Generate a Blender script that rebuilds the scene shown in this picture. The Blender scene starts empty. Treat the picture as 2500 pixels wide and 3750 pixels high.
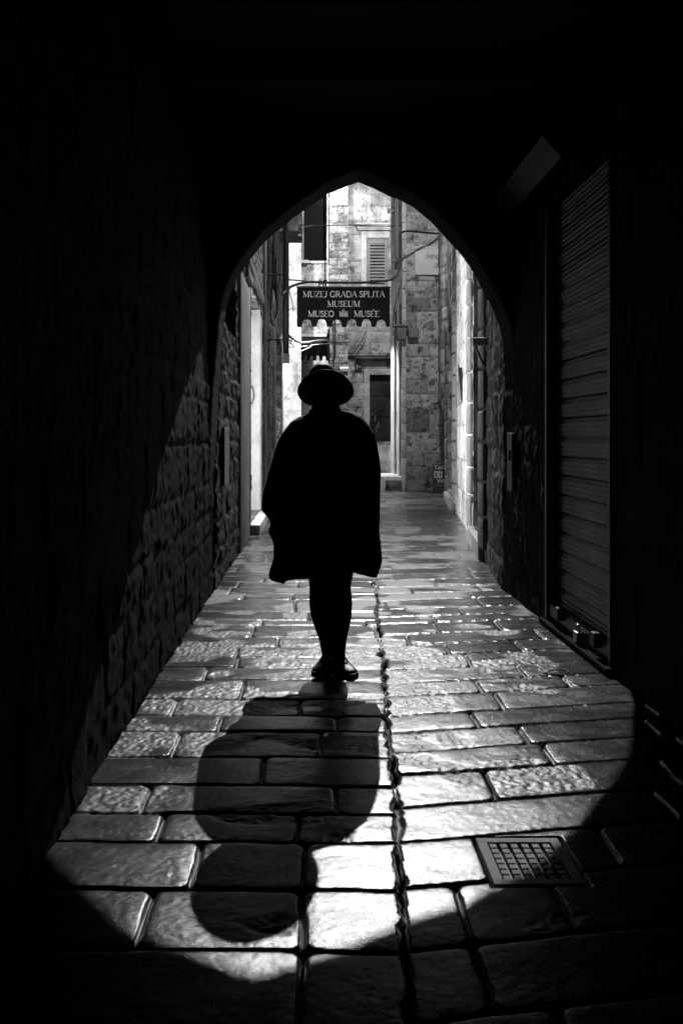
import bpy, bmesh, math, random
import numpy as np
from mathutils import Vector, Matrix
R = math.radians
random.seed(7)
# ---------------------------------------------------------------- camera, world, exposure
CAMH = 1.4; F = 3400.0; VX = 1136.0; VY = 1602.0
scene = bpy.context.scene
C = scene.collection
cd = bpy.data.cameras.new('camera'); cam = bpy.data.objects.new('camera', cd); C.objects.link(cam)
cam.location = (0, 0, CAMH); cam.rotation_euler = (R(90), 0, 0)
cd.sensor_fit = 'HORIZONTAL'; cd.sensor_width = 24.0; cd.lens = F/2500*24.0
cd.shift_x = (1250-VX)/2500; cd.shift_y = (VY-1875)/2500
cd.clip_start = .05; cd.clip_end = 300
scene.camera = cam
w = bpy.data.worlds.new("World"); scene.world = w; w.use_nodes = True
bg = w.node_tree.nodes['Background']; bg.inputs['Color'].default_value = (.5, .5, .5, 1); bg.inputs['Strength'].default_value = .0004
scene.view_settings.view_transform = 'Standard'; scene.view_settings.look = 'None'
scene.view_settings.gamma = 1; scene.view_settings.exposure = 0
# lamp settings (position, watts) used by the lantern builders below
FLOOD = ((1.60, 20.8, 11.27), 10500)        # floodlight that throws the arch-shaped pool into the passage
LAMP_WALL = ((2.45, 18.6, 8.3), 1050)        # shaded lantern lighting the plaque wall
LAMP_CROSS = ((-4.6, 30.9, 4.6), 4200)
ADDED_PENDANT = ((.45, 28.0, 5.02), 1300)     # shaded pendant added behind the museum banner to brighten the far paving      # round the corner on the left, at the crossing
LAMP_FAR = ((.95, 35.0, 11.75), 560)
ADDED_YARD = ((2.3, 30.0, 11.2), 2600)  # unseen lamp added over the crossing to brighten the far facade
SHOP_GLOW = .8; SHOP_WATTS = 210

def P(px, py, Y):
    return ((px-VX)*Y/F, Y, CAMH-(py-VY)*Y/F)

# ---------------------------------------------------------------- noise
def _h(i, j, s):
    n = (i.astype(np.int64)*374761393 + j.astype(np.int64)*668265263 + s*1442695041) & 0xffffffff
    n = ((n ^ (n >> 13))*1274126177) & 0xffffffff
    n = (n ^ (n >> 16)) & 0xffffff
    return n/float(0xffffff)
def vnoise(u, v, s=0):
    i = np.floor(u); j = np.floor(v); a = u-i; b = v-j
    a = a*a*(3-2*a); b = b*b*(3-2*b)
    return ((_h(i, j, s)*(1-a)+_h(i+1, j, s)*a)*(1-b)+(_h(i, j+1, s)*(1-a)+_h(i+1, j+1, s)*a)*b)
def fbm(u, v, s=0, o=4):
    r = 0; amp = .5; f = 1.0; t = 0
    for k in range(o):
        r = r+amp*vnoise(u*f+17.3*k, v*f-9.1*k, s+k*7); t += amp; amp *= .5; f *= 2.03
    return r/t-.5
def sstep(a, b, x):
    t = np.clip((x-a)/(b-a), 0, 1); return t*t*(3-2*t)
def cells(U, V, rows, mean, seed, wob=.012, wf=4, joints=None, R0=.03):
    """masonry layout: distance to the nearest joint and three random numbers per stone"""
    Uw = U+wob*2*fbm(U*wf, V*wf, seed+3, 3); Vw = V+wob*2*fbm(U*wf+50, V*wf, seed+5, 3)
    rows = np.asarray(rows); n = len(rows)-1
    r = np.clip(np.searchsorted(rows, Vw)-1, 0, n-1)
    dv = np.minimum(Vw-rows[r], rows[r+1]-Vw)
    du = np.full(U.shape, 9.0); cid = np.zeros(U.shape)
    rs = np.random.RandomState(seed); u0, u1 = U.min()-1, U.max()+1
    for k in range(n):
        j = [u0-rs.rand()*mean]
        if joints and k in joints:
            pre = sorted(joints[k]); j = [u0]+pre; 
            while j[-1] < u1: j.append(j[-1]+mean*(.6+.8*rs.rand()))
        else:
            while j[-1] < u1: j.append(j[-1]+mean*(.55+.9*rs.rand()))
        j = np.array(j); m = (r == k)
        if not m.any(): continue
        x = Uw[m]; c = np.clip(np.searchsorted(j, x)-1, 0, len(j)-2)
        du[m] = np.minimum(x-j[c], j[c+1]-x); cid[m] = k*97+c
    dv = np.maximum(dv, 0); du = np.maximum(du, 0)
    d = np.minimum(du, dv)
    cm = (du < R0) & (dv < R0)
    d = np.where(cm, np.maximum(R0-np.hypot(R0-du, R0-dv), 0), d)
    return d, _h(cid, cid*0+1, seed), _h(cid, cid*0+2, seed), _h(cid, cid*0+3, seed), r
def course_rows(v0, v1, mean, seed, var=.3):
    rs = np.random.RandomState(seed); l = [v0-.05]
    while l[-1] < v1+.3: l.append(l[-1]+mean*(1-var+2*var*rs.rand()))
    return l

# ---------------------------------------------------------------- mesh plumbing
def link(name, me, mat=None, parent=None):
    o = bpy.data.objects.new(name, me); C.objects.link(o)
    if mat:
        for m in (mat if isinstance(mat, (list, tuple)) else [mat]): me.materials.append(m)
    if parent: o.parent = parent; o.matrix_parent_inverse = Matrix.Translation(-Vector(parent.location))
    return o
def tag(o, label, cat, group=None, kind=None):
    if label: o['label'] = label
    if cat: o['category'] = cat
    if group: o['group'] = group
    if kind: o['kind'] = kind
    return o
def thing(name, loc, label, cat, group=None):
    o = bpy.data.objects.new(name, None); C.objects.link(o); o.location = loc; o.empty_display_size = .2
    return tag(o, label, cat, group)
def mesh_np(verts, faces, attrs=None, smooth=True):
    me = bpy.data.meshes.new('m')
    nv = len(verts); nf = len(faces)
    me.vertices.add(nv); me.vertices.foreach_set('co', np.ascontiguousarray(verts, dtype=np.float32).ravel())
    me.loops.add(nf*4); me.loops.foreach_set('vertex_index', np.ascontiguousarray(faces, dtype=np.int32).ravel())
    me.polygons.add(nf); me.polygons.foreach_set('loop_start', np.arange(0, nf*4, 4, dtype=np.int32))
    me.polygons.foreach_set('use_smooth', np.full(nf, smooth, dtype=bool))
    me.update(calc_edges=True)
    for k, a in (attrs or {}).items():
        at = me.attributes.new(k, 'FLOAT', 'POINT'); at.data.foreach_set('value', np.ascontiguousarray(a, dtype=np.float32).ravel())
    return me
def sheet(name, origin, ud, vd, nd, ug, vg, hfun, mat, parent=None, holes=(), thick=.35, keep=None):
    """relief surface: u,v grids, height along nd, rectangular holes with reveals, edges folded back"""
    o = np.array(origin, float); ud = np.array(ud, float); vd = np.array(vd, float); nd = np.array(nd, float)
    for (a, b, c, d) in holes:          # snap the grid to the openings
        for e in (a, b): ug[np.argmin(abs(ug-e))] = e
        for e in (c, d): vg[np.argmin(abs(vg-e))] = e
    ug = np.sort(ug); vg = np.sort(vg)
    U, V = np.meshgrid(ug, vg, indexing='ij')
    h, tone, rough = hfun(U, V)
    co = o+U[..., None]*ud+V[..., None]*vd+h[..., None]*nd
    nu, nv = U.shape; idx = np.arange(nu*nv).reshape(nu, nv)
    f = np.stack([idx[:-1, :-1], idx[1:, :-1], idx[1:, 1:], idx[:-1, 1:]], -1).reshape(-1, 4)
    uc = ((U[:-1, :-1]+U[1:, 1:])/2).ravel(); vc = ((V[:-1, :-1]+V[1:, 1:])/2).ravel()
    k = np.ones(len(f), bool)
    for (a, b, c, d) in holes: k &= ~((uc > a) & (uc < b) & (vc > c) & (vc < d))
    if keep is not None: k &= keep(uc, vc)
    f = f[k]
    if np.dot(np.cross(ud, vd), nd) < 0: f = f[:, ::-1]
    e = np.concatenate([f[:, [0, 1]], f[:, [1, 2]], f[:, [2, 3]], f[:, [3, 0]]])
    key = np.sort(e, 1); key = key[:, 0].astype(np.int64)*(nu*nv)+key[:, 1]
    _, inv, cnt = np.unique(key, return_inverse=True, return_counts=True)
    be = e[cnt[inv] == 1]
    verts = co.reshape(-1, 3); tn = tone.ravel(); rg = rough.ravel()
    if thick:
        bv = np.unique(be); mp = -np.ones(nu*nv, int); mp[bv] = np.arange(len(bv))+nu*nv
        back = verts[bv]-nd*(thick+h.ravel()[bv][:, None])
        front2 = verts[bv]                                  # own copies keep the corner crisp
        mp2 = -np.ones(nu*nv, int); mp2[bv] = np.arange(len(bv))+nu*nv+len(bv)
        verts = np.concatenate([verts, back, front2]); tn = np.concatenate([tn, tn[bv], tn[bv]]); rg = np.concatenate([rg, rg[bv], rg[bv]])
        f = np.concatenate([f, np.stack([mp2[be[:, 1]], mp2[be[:, 0]], mp[be[:, 0]], mp[be[:, 1]]], -1)])
    me = mesh_np(verts, f, {'tone': tn, 'rough': rg})
    return link(name, me, mat, parent)
def grid(a, b, st): return np.linspace(a, b, max(2, int(round((b-a)/st))+1))

class MB:
    def __init__(s): s.bm = bmesh.new()
    def box(s, x0, x1, y0, y1, z0, z1, bev=0, rot=None):
        b = bmesh.new(); bmesh.ops.create_cube(b, size=1)
        M = Matrix.Translation(((x0+x1)/2, (y0+y1)/2, (z0+z1)/2)) @ Matrix.Diagonal((abs(x1-x0), abs(y1-y0), abs(z1-z0), 1))
        if bev:
            bmesh.ops.transform(b, matrix=M, verts=b.verts)
            bmesh.ops.bevel(b, geom=b.edges[:], offset=bev, segments=2, affect='EDGES', profile=.6)
            M = Matrix()
        if rot is not None:
            c = Vector(((x0+x1)/2, (y0+y1)/2, (z0+z1)/2)); M = Matrix.Translation(c) @ rot.to_4x4() @ Matrix.Translation(-c) @ M
        bmesh.ops.transform(b, matrix=M, verts=b.verts); s.add(b); return s
    def add(s, b):
        me = bpy.data.meshes.new('t'); b.to_mesh(me); b.free(); s.bm.from_mesh(me); bpy.data.meshes.remove(me)
    def tube(s, pts, r, n=8, r2=None, caps=True):
        pts = [Vector(p) for p in pts]; rings = []; L = len(pts)
        up = Vector((0, 0, 1))
        for i, p in enumerate(pts):
            t = (pts[min(i+1, L-1)]-pts[max(i-1, 0)]).normalized()
            a = up if abs(t.dot(up)) < .95 else Vector((1, 0, 0))
            x = t.cross(a).normalized(); y = t.cross(x).normalized()
            rr = r+(r2-r)*i/(L-1) if r2 is not None else r
            rings.append([s.bm.verts.new(p+x*rr*math.cos(2*math.pi*k/n)+y*rr*math.sin(2*math.pi*k/n)) for k in range(n)])
        for A, B in zip(rings, rings[1:]):
            for k in range(n): s.bm.faces.new((A[k], A[(k+1) % n], B[(k+1) % n], B[k]))
        if caps: s.bm.faces.new(rings[0]); s.bm.faces.new(rings[-1][::-1])
        return s
    def ball(s, c, rad, seg=16, rings=10, rot=None):
        b = bmesh.new(); bmesh.ops.create_uvsphere(b, u_segments=seg, v_segments=rings, radius=1)
        if isinstance(rad, (int, float)): rad = (rad,)*3
        M = Matrix.Translation(c) @ (rot.to_4x4() if rot is not None else Matrix()) @ Matrix.Diagonal((*rad, 1))
        bmesh.ops.transform(b, matrix=M, verts=b.verts); s.add(b); return s
    def poly(s, pts2, fn, thick):
        """extruded outline; fn(x, y, d) -> point"""
        a = [s.bm.verts.new(fn(x, y, 0)) for x, y in pts2]; b = [s.bm.verts.new(fn(x, y, thick)) for x, y in pts2]
        n = len(a)
        fa = s.bm.faces.new(a); fb = s.bm.faces.new(b[::-1])
        for i in range(n): s.bm.faces.new((a[i], b[i], b[(i+1) % n], a[(i+1) % n]))
        bmesh.ops.triangulate(s.bm, faces=[fa, fb]); return s
    def build(s, name, mat, parent=None, smooth=False, jit=0):
        bmesh.ops.recalc_face_normals(s.bm, faces=s.bm.faces)
        if jit:
            for v in s.bm.verts: v.co += Vector([random.uniform(-jit, jit) for _ in range(3)])
        me = bpy.data.meshes.new(name); s.bm.to_mesh(me); s.bm.free()
        at = me.attributes.new('tone', 'FLOAT', 'POINT'); at.data.foreach_set('value', [1.0]*len(me.vertices))
        if smooth: me.polygons.foreach_set('use_smooth', [True]*len(me.polygons))
        return link(name, me, mat, parent)

# ---------------------------------------------------------------- materials (all neutral greys: the photograph is black and white)
def M_new(name):
    m = bpy.data.materials.new(name); m.use_nodes = True; nt = m.node_tree
    return m, nt, nt.nodes['Principled BSDF']
def nd(nt, t, **kw):
    n = nt.nodes.new(t)
    for k, v in kw.items():
        if k in n.inputs: n.inputs[k].default_value = v
        else: setattr(n, k, v)
    return n
def mathn(nt, op, a, b=None, clamp=False):
    n = nt.nodes.new('ShaderNodeMath'); n.operation = op; n.use_clamp = clamp
    for i, x in enumerate((a, b)):
        if x is None: continue
        if isinstance(x, (int, float)): n.inputs[i].default_value = x
        else: nt.links.new(x, n.inputs[i])
    return n.outputs[0]
def maprange(nt, v, a, b, c, d):
    n = nt.nodes.new('ShaderNodeMapRange'); nt.links.new(v, n.inputs[0])
    for i, x in enumerate((a, b, c, d)): n.inputs[i+1].default_value = x
    return n.outputs[0]
def noise(nt, scale, detail=6, rough=.6, vec=None, stretch=None):
    g = nt.nodes.new('ShaderNodeNewGeometry').outputs['Position']
    if stretch:
        mp = nt.nodes.new('ShaderNodeMapping'); mp.inputs['Scale'].default_value = stretch; nt.links.new(g, mp.inputs[0]); g = mp.outputs[0]
    n = nt.nodes.new('ShaderNodeTexNoise'); n.inputs['Scale'].default_value = scale; n.inputs['Detail'].default_value = detail; n.inputs['Roughness'].default_value = rough
    nt.links.new(g, n.inputs['Vector']); return n.outputs['Fac']
def stone(name, base, rough=.75, bump=.4, bscale=30, var=.45, stains=0.0, sscale=3, tone=True, spec=.35, stretch=None, pits=0.0):
    m, nt, p = M_new(name)
    a = noise(nt, 2.2, 5, .6, stretch=stretch); b = noise(nt, bscale, 8, .7, stretch=stretch)
    v = mathn(nt, 'ADD', maprange(nt, a, .3, .7, 1-var, 1+var), maprange(nt, b, .3, .7, -var*.6, var*.6))
    if tone:
        at = nt.nodes.new('ShaderNodeAttribute'); at.attribute_name = 'tone'
        v = mathn(nt, 'MULTIPLY', v, at.outputs['Fac'])
    if stains:
        s = noise(nt, sscale, 7, .65, stretch=stretch); v = mathn(nt, 'MULTIPLY', v, maprange(nt, s, .52, .64, 1, 1-stains))
    if pits:
        s = noise(nt, 7, 4, .55, stretch=(1, 1, 1.4)); v = mathn(nt, 'MULTIPLY', v, maprange(nt, s, .62, .68, 1, 1-pits))
    v = mathn(nt, 'MULTIPLY', v, base)
    v = mathn(nt, 'MAXIMUM', v, .002)
    cc = nt.nodes.new('ShaderNodeCombineColor')
    for i in range(3): nt.links.new(v, cc.inputs[i])
    nt.links.new(cc.outputs[0], p.inputs['Base Color'])
    p.inputs['Roughness'].default_value = rough; p.inputs['Specular IOR Level'].default_value = spec
    bn = nt.nodes.new('ShaderNodeBump'); bn.inputs['Strength'].default_value = bump; bn.inputs['Distance'].default_value = .02
    nt.links.new(b, bn.inputs['Height']); nt.links.new(bn.outputs[0], p.inputs['Normal'])
    return m
def plain(name, base, rough=.6, metal=0, bump=0, bscale=60, var=.15, spec=.5, stretch=None):
    m = stone(name, base, rough, bump, bscale, var, tone=False, spec=spec, stretch=stretch)
    m.node_tree.nodes['Principled BSDF'].inputs['Metallic'].default_value = metal
    return m
def glow(name, s, c=.9):
    m, nt, p = M_new(name); p.inputs['Base Color'].default_value = (c, c, c, 1)
    p.inputs['Emission Color'].default_value = (1, 1, 1, 1); p.inputs['Emission Strength'].default_value = s
    return m

def paving_mat():
    m, nt, p = M_new('worn_limestone_paving')
    at = nt.nodes.new('ShaderNodeAttribute'); at.attribute_name = 'tone'
    ar = nt.nodes.new('ShaderNodeAttribute'); ar.attribute_name = 'rough'
    a = noise(nt, 3.5, 6, .65); b = noise(nt, 45, 8, .7); c = noise(nt, 4, 4, .6, stretch=(1, 2, 1)); g = noise(nt, 260, 4, .7)
    v = mathn(nt, 'ADD', maprange(nt, a, .3, .7, .7, 1.3), maprange(nt, b, .3, .7, -.22, .22))
    v = mathn(nt, 'ADD', v, maprange(nt, g, .3, .7, -.2, .2))
    v = mathn(nt, 'MULTIPLY', v, at.outputs['Fac']); v = mathn(nt, 'MULTIPLY', v, .032); v = mathn(nt, 'MAXIMUM', v, .002)
    cc = nt.nodes.new('ShaderNodeCombineColor')
    for i in range(3): nt.links.new(v, cc.inputs[i])
    nt.links.new(cc.outputs[0], p.inputs['Base Color'])
    r = mathn(nt, 'ADD', maprange(nt, ar.outputs['Fac'], 0, 1, .20, .48), maprange(nt, c, .3, .7, -.05, .06))
    r = mathn(nt, 'ADD', r, maprange(nt, g, .3, .7, -.05, .05))
    nt.links.new(r, p.inputs['Roughness']); nt.links.new(maprange(nt, at.outputs['Fac'], .1, .62, 0, .6), p.inputs['Specular IOR Level'])
    hb = mathn(nt, 'ADD', mathn(nt, 'MULTIPLY', b, .5), mathn(nt, 'MULTIPLY', g, .22))
    bn = nt.nodes.new('ShaderNodeBump'); bn.inputs['Strength'].default_value = .42; bn.inputs['Distance'].default_value = .006
    nt.links.new(hb, bn.inputs['Height']); nt.links.new(bn.outputs[0], p.inputs['Normal'])
    return m
PAVE = paving_mat()
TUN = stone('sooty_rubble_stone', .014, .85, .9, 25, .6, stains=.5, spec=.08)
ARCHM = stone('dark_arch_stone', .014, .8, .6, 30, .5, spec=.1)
RUB = stone('grey_rubble_stone', .13, .75, .9, 22, .8, stains=.85, sscale=2.5, spec=.3)
ASH = stone('pale_ashlar', .30, .8, .7, 18, .5, stains=.8, sscale=1.6, pits=.75)
ASH_D = stone('weathered_ashlar', .27, .8, .9, 16, .6, stains=.85, sscale=2.2, pits=.85)
ASH_L = stone('pale_brick_ashlar', .34, .8, .5, 20, .35, stains=.55, sscale=2.6)
WHITE = stone('white_limestone', .55, .7, .35, 20, .22, stains=.3, sscale=2)
RWALL = stone('worn_corner_stone', .44, .75, .9, 25, .5, stains=.75, sscale=4, stretch=(1, 1, .35))
FRAME = stone('dressed_frame_stone', .14, .7, .3, 30, .4, tone=False, stains=.4)
FRAME_P = stone('pale_dressed_stone', .4, .7, .3, 30, .3, tone=False, stains=.3)
DARKWOOD = plain('black_painted_wood', .012, .55, bump=.3, stretch=(6, 6, 1))
DOORW = stone('peeling_dark_door', .02, .5, .4, 40, .9, tone=False)
SHUTW = plain('grey_green_shutter_paint', .13, .6, bump=.2, var=.35)
BLACK = plain('black_cloth', .004, .9, spec=.1)
CLOTH = plain('black_wool', .010, .65, bump=.3, bscale=200, spec=.22)
SKIN = plain('shaded_skin', .02, .6, spec=.2)
LEATHER = plain('black_leather', .012, .38, bump=.2, bscale=120)
RUBBER = plain('black_cable_rubber', .01, .6)
WIRE_W = plain('white_cable', .3, .5)
LETTER = plain('faded_white_lettering', .5, .7, var=.3)
METAL = plain('galvanised_steel', .35, .45, .7, bump=.2, var=.4)
METAL_D = plain('dark_iron', .03, .5, .6)
PLATEM = plain('pale_painted_plate', .2, .55)
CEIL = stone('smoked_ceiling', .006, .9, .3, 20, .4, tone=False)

# ---------------------------------------------------------------- paving
def ext_rows(known, v1, mean, seed):
    rs = np.random.RandomState(seed); l = list(known)
    while l[0] > -2: l.insert(0, l[0]-mean*(.9+.3*rs.rand()))
    while l[-1] < v1: l.append(l[-1]+mean*(.8+.45*rs.rand()))
    return l
LK = [2.513, 2.86, 3.19, 3.44, 3.715, 4.04, 4.40, 4.65, 4.95, 5.33, 5.62, 5.9, 6.2, 6.49, 6.9, 7.1, 7.45, 7.99]
RK = [2.874, 3.199, 3.505, 3.835, 4.11, 4.39, 4.653, 4.995, 5.26, 5.57, 5.906, 6.22, 6.56, 6.95, 7.2, 7.54, 7.95, 8.3, 8.64, 9.05]
LR = ext_rows(LK, 42, .34, 1); RR = ext_rows(RK, 46, .34, 2)
li = LR.index(LK[0]); ri = RR.index(RK[0])
LJ = {li-1: [-1.3, -.02], li: [-1.2, -.482, -.02], li+1: [-1.4, -.373, -.014], li+2: [-1.3, -.535, -.05], li+3: [-1.4, -.637, .1], li+4: [-1.5, -.2],
      li+5: [-1.4, -.614, .05], li+6: [-1.3, -.44], li+7: [-1.4, -.71, -.05], li+8: [-1.3, -.38], li+9: [-1.5, -.62], li+10: [-1.3, -.45]}
RJ = {ri-1: [-.6, .45, .75], ri: [-.6, .58, 1.02], ri+1: [-.6, 1.35], ri+2: [-.5, .717, 1.5], ri+3: [-.5, 1.05], ri+4: [-.5, 1.0], ri+5: [-.5, .81, 1.75],
      ri+6: [-.5, 1.005], ri+7: [-.5, .95], ri+8: [-.5, 1.26], ri+9: [-.5, .99], ri+10: [-.5, .9, 1.4]}
def seamx(Y): return np.where(Y < 12, .268+.055*(Y-2.51), .79+.03*(Y-12))
GR = (.575, .86, 2.90, 3.235)
def pave_h(X, Y):
    jag = .03*fbm(Y*14, Y*0+3, 91, 3)
    s = seamx(Y)
    rr_ = np.floor((Y-.1*np.sin(X))/.31); jag = jag+.035*(_h(rr_, rr_*0+4, 3)-.5)+.010*np.where(X < s, 1, -1)*sstep(.35, .75, vnoise(Y*11, X*6, 92))
    left = X < s+jag
    dL, a1, a2, a3, rL = cells(X, Y+.02*(X-s), LR, .75, 21, .011, 3.6, LJ, .045)
    dR, b1, b2, b3, rR = cells(X, Y-.19*(X-s), RR, .8, 33, .011, 3.6, RJ, .045)
    d = np.where(left, dL, dR); t1 = np.where(left, a1, b1); t2 = np.where(left, a2, b2); t3 = np.where(left, a3, b3)
    ds = np.abs(X-s-jag)-.006*(.2+2.2*vnoise(Y*9, Y*0, 5))*sstep(11, 5, Y)
    d = np.minimum(d, np.maximum(ds, 0))
    gap = .0008+.003*vnoise(X*7, Y*7, 77)
    joint = sstep(0, .0065+.0014*np.maximum(Y-4.5, 0), d-gap)
    jd = np.where(ds < .02, .04+.3*sstep(.5, .8, vnoise(Y*3, Y*0, 79)), .05+.75*sstep(.35, .7, vnoise(X*1.3+4, Y*2.1, 78))*sstep(3.2, 5, Y))
    pil = 1-np.exp(-np.maximum(d-gap, 0)/(.017+.003*np.maximum(Y-4.5, 0)))
    # rough chiselled ends of slabs
    rp = np.zeros_like(X)
    for (x0, x1, y0, y1) in ((.73, 1.12, 3.55, 3.9), (.40, .72, 4.12, 4.42), (.42, .75, 4.66, 5.02), (.42, .72, 5.0, 5.3), (1.02, 1.25, 5.37, 5.7),
                             (.78, .99, 5.6, 5.95), (-.52, -.36, 4.95, 5.3), (-.5, -.24, 4.66, 4.95), (.5, .75, 5.95, 6.25), (-.85, -.55, 3.44, 3.72),
                             (-.9, -.45, 4.04, 4.4), (-.75, -.6, 4.66, 4.95), (-.33, -.05, 5.62, 5.95), (.02, .17, 3.2, 3.3)):
        rp = np.maximum(rp, sstep(-.05, .06, X-x0)*sstep(-.05, .06, x1-X)*sstep(-.015, .015, Y-.19*(X-s)*(~left)-y0)*sstep(-.015, .015, y1-Y+.19*(X-s)*(~left)))
    mask = sstep(.03, .12, fbm(X*2.1, Y*3.3, 71, 3)+.14*(t3-.55))*sstep(4.6, 6.5, Y)
    mask = np.maximum(mask, sstep(.16, .24, fbm(X*1.7+9, Y*2.6, 74, 3)))
    rp = np.clip(np.maximum(rp*sstep(-.28, .0, fbm(X*9, Y*9, 40, 2)), mask), 0, 1)
    rn = fbm(X*60, Y*64, 12, 3); 
    h = .0032*pil-.016*(1-joint)*sstep(14, 4, Y)+.0045*(t1-.5)*joint
    h = h+.0065*fbm(X*2.6, Y*3.8, 8, 3)+.0022*fbm(X*7, Y*10, 9, 2)
    h = h+rp*(.009*rn*sstep(9, 5, Y)+.003*rn-.003)*joint
    h = h+.0018*fbm(X*70, Y*70, 13, 2)*joint
    # tilt of each slab
    h = h+(t2-.5)*.016*(X-np.floor(X/.5)*.5)*joint*0
    tone = (.72+.5*t2)*(jd+(1-jd)*joint)*(1+.5*rp)
    rough = np.clip(.25*t3+.75*rp+(1-joint)*.9, 0, 1)
    g = (X > GR[0]-.012) & (X < GR[1]+.012) & (Y > GR[2]-.012) & (Y < GR[3]+.012)
    h = np.where(g, -.05, h); tone = np.where(g, .15, tone)
    return h, tone, rough
def pave():
    ys = [-2.5]
    while ys[-1] < 2.0: ys.append(ys[-1]+.05)
    while ys[-1] < 41:
        y = ys[-1]; ys.append(y+min(max(.0026*y, .006), .06))
    near = np.array([y for y in ys if y < 9.2]); far = np.array([y for y in ys if y >= near[-1]])
    o = sheet('paving', (0, 0, 0), (1, 0, 0), (0, 1, 0), (0, 0, 1), grid(-1.0, 2.1, .0075), near, pave_h, PAVE, thick=.2)
    tag(o, None, None, kind='structure')
    def farh(X, Y):
        return pave_h(X, Y)
    o2 = sheet('paving', (0, 0, 0), (1, 0, 0), (0, 1, 0), (0, 0, 1), grid(-2.0, 6.5, .018), far, farh, PAVE, thick=.2)
    tag(o2, None, None, kind='structure')
pave()
# ---------------------------------------------------------------- stone relief recipes
def rubble(seed, v0, v1, course=.22, mean=.38, amp=.03, wob=.04):
    rows = course_rows(v0, v1, course, seed, .45)
    def f(U, V):
        d, a, b, c, r = cells(U, V, rows, mean, seed, wob, 2.5, None, .05)
        j = sstep(.0, .035, d)
        h = amp*.8*(1-np.exp(-d/.016))+amp*.9*(a-.5)*j+amp*1.1*fbm(U*5, V*5, seed, 4)+amp*1.5*fbm(U*16, V*22, seed+1, 3)
        tone = (.55+.9*b)*(.45+.55*j)*(.8+.9*(fbm(U*3, V*3, seed+9, 3)+.3))
        return h-amp, tone, b
    return f
def ashlar(seed, v0, v1, course=.42, mean=.75, amp=.012, pit=.02, tonevar=.5):
    rows = course_rows(v0, v1, course, seed, .3)
    def f(U, V):
        d, a, b, c, r = cells(U, V, rows, mean, seed, .012, 2.5, None, .03)
        j = sstep(.0, .022, d)
        ro = sstep(.35, .8, c)
        h = amp*(1-np.exp(-d/.02))+amp*1.2*(a-.5)*j+amp*(.6+1.6*ro)*fbm(U*8, V*8, seed, 4)
        pt = sstep(.16, .3, fbm(U*5, V*5, seed+4, 3)+.1*(b-.5)); h = h-pit*pt
        tone = (1-tonevar/2+tonevar*b)*(.55+.45*j)*(1-.5*pt)
        return h-amp, tone, b
    return f
def plaster(seed, amp=.01):
    def f(U, V):
        return amp*fbm(U*2, V*2, seed, 4), 1+.5*fbm(U*1.5, V*2.5, seed+2, 4), U*0+.5
    return f
def quoins(parent, x, y, z0, z1, depth_x, depth_y, mat, hh=.43, seed=1):
    """column of pillow-faced blocks"""
    rs = random.Random(seed); z = z0; m = MB()
    while z < z1-.1:
        h = min(hh*rs.uniform(.85, 1.15), z1-z)
        m.box(x-depth_x/2-rs.uniform(0, .008), x+depth_x/2, y-depth_y/2-rs.uniform(0, .008), y+depth_y/2, z+.012, z+h-.012, bev=.035)
        z += h
    return m.build('quoin_column', mat, parent, smooth=True)

# ---------------------------------------------------------------- the covered passage the camera stands in
pl = thing('passage_wall', (-.88, 3, 0), 'near-black rubble stone wall along the left side of the dark passage', 'wall')
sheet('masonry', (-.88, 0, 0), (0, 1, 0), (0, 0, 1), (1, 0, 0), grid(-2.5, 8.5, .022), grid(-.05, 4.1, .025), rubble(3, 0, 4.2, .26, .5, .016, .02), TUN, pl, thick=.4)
pr = thing('passage_wall', (1.77, 3, 0), 'near-black stone wall on the right around the roller shutter', 'wall')
SH = (5.45, 6.96, .08, 3.12)
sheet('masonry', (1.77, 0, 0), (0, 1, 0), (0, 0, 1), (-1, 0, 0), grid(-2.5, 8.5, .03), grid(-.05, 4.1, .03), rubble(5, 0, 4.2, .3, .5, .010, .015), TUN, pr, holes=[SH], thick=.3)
ce = MB(); ce.box(-1.4, 2.3, -2.5, 8.5, 4.1, 4.3)
ct = thing('passage_ceiling', (.4, 3, 4.1), 'black ceiling of the covered passage, lost in darkness overhead', 'ceiling')
ce.build('ceiling_slab', CEIL, ct)
for k in range(9):
    y = -1.8+k*1.2; MB().box(-.84, 1.74, y, y+.16, 3.94, 4.1, bev=.01).build('beam', CEIL, ct)

OUT = [(776, 2185), (782, 1900), (790, 1600), (800, 1400), (815, 1250), (819, 1197), (826, 1136), (842, 1082), (865, 1025), (891, 986), (914, 950), (953, 902), (991, 864), (1030, 835), (1071, 801), (1094, 783), (1145, 747),
       (1201, 707), (1272, 680), (1312, 667), (1368, 688), (1424, 716), (1464, 731), (1510, 757), (1545, 783), (1576, 810), (1616, 854), (1675, 918), (1717, 972), (1745, 1020), (1771, 1071), (1806, 1135), (1835, 1215), (1845, 1290), (1846, 1600), (1844, 1900), (1840, 2185)]
AY = 8.5
ap = np.array([((x-VX)*AY/F, CAMH-(y-VY)*AY/F) for x, y in OUT])
def resample(p, n):
    s = np.r_[0, np.cumsum(np.hypot(*np.diff(p, axis=0).T))]; t = np.linspace(0, s[-1], n)
    return np.stack([np.interp(t, s, p[:, 0]), np.interp(t, s, p[:, 1])], 1), t
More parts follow.
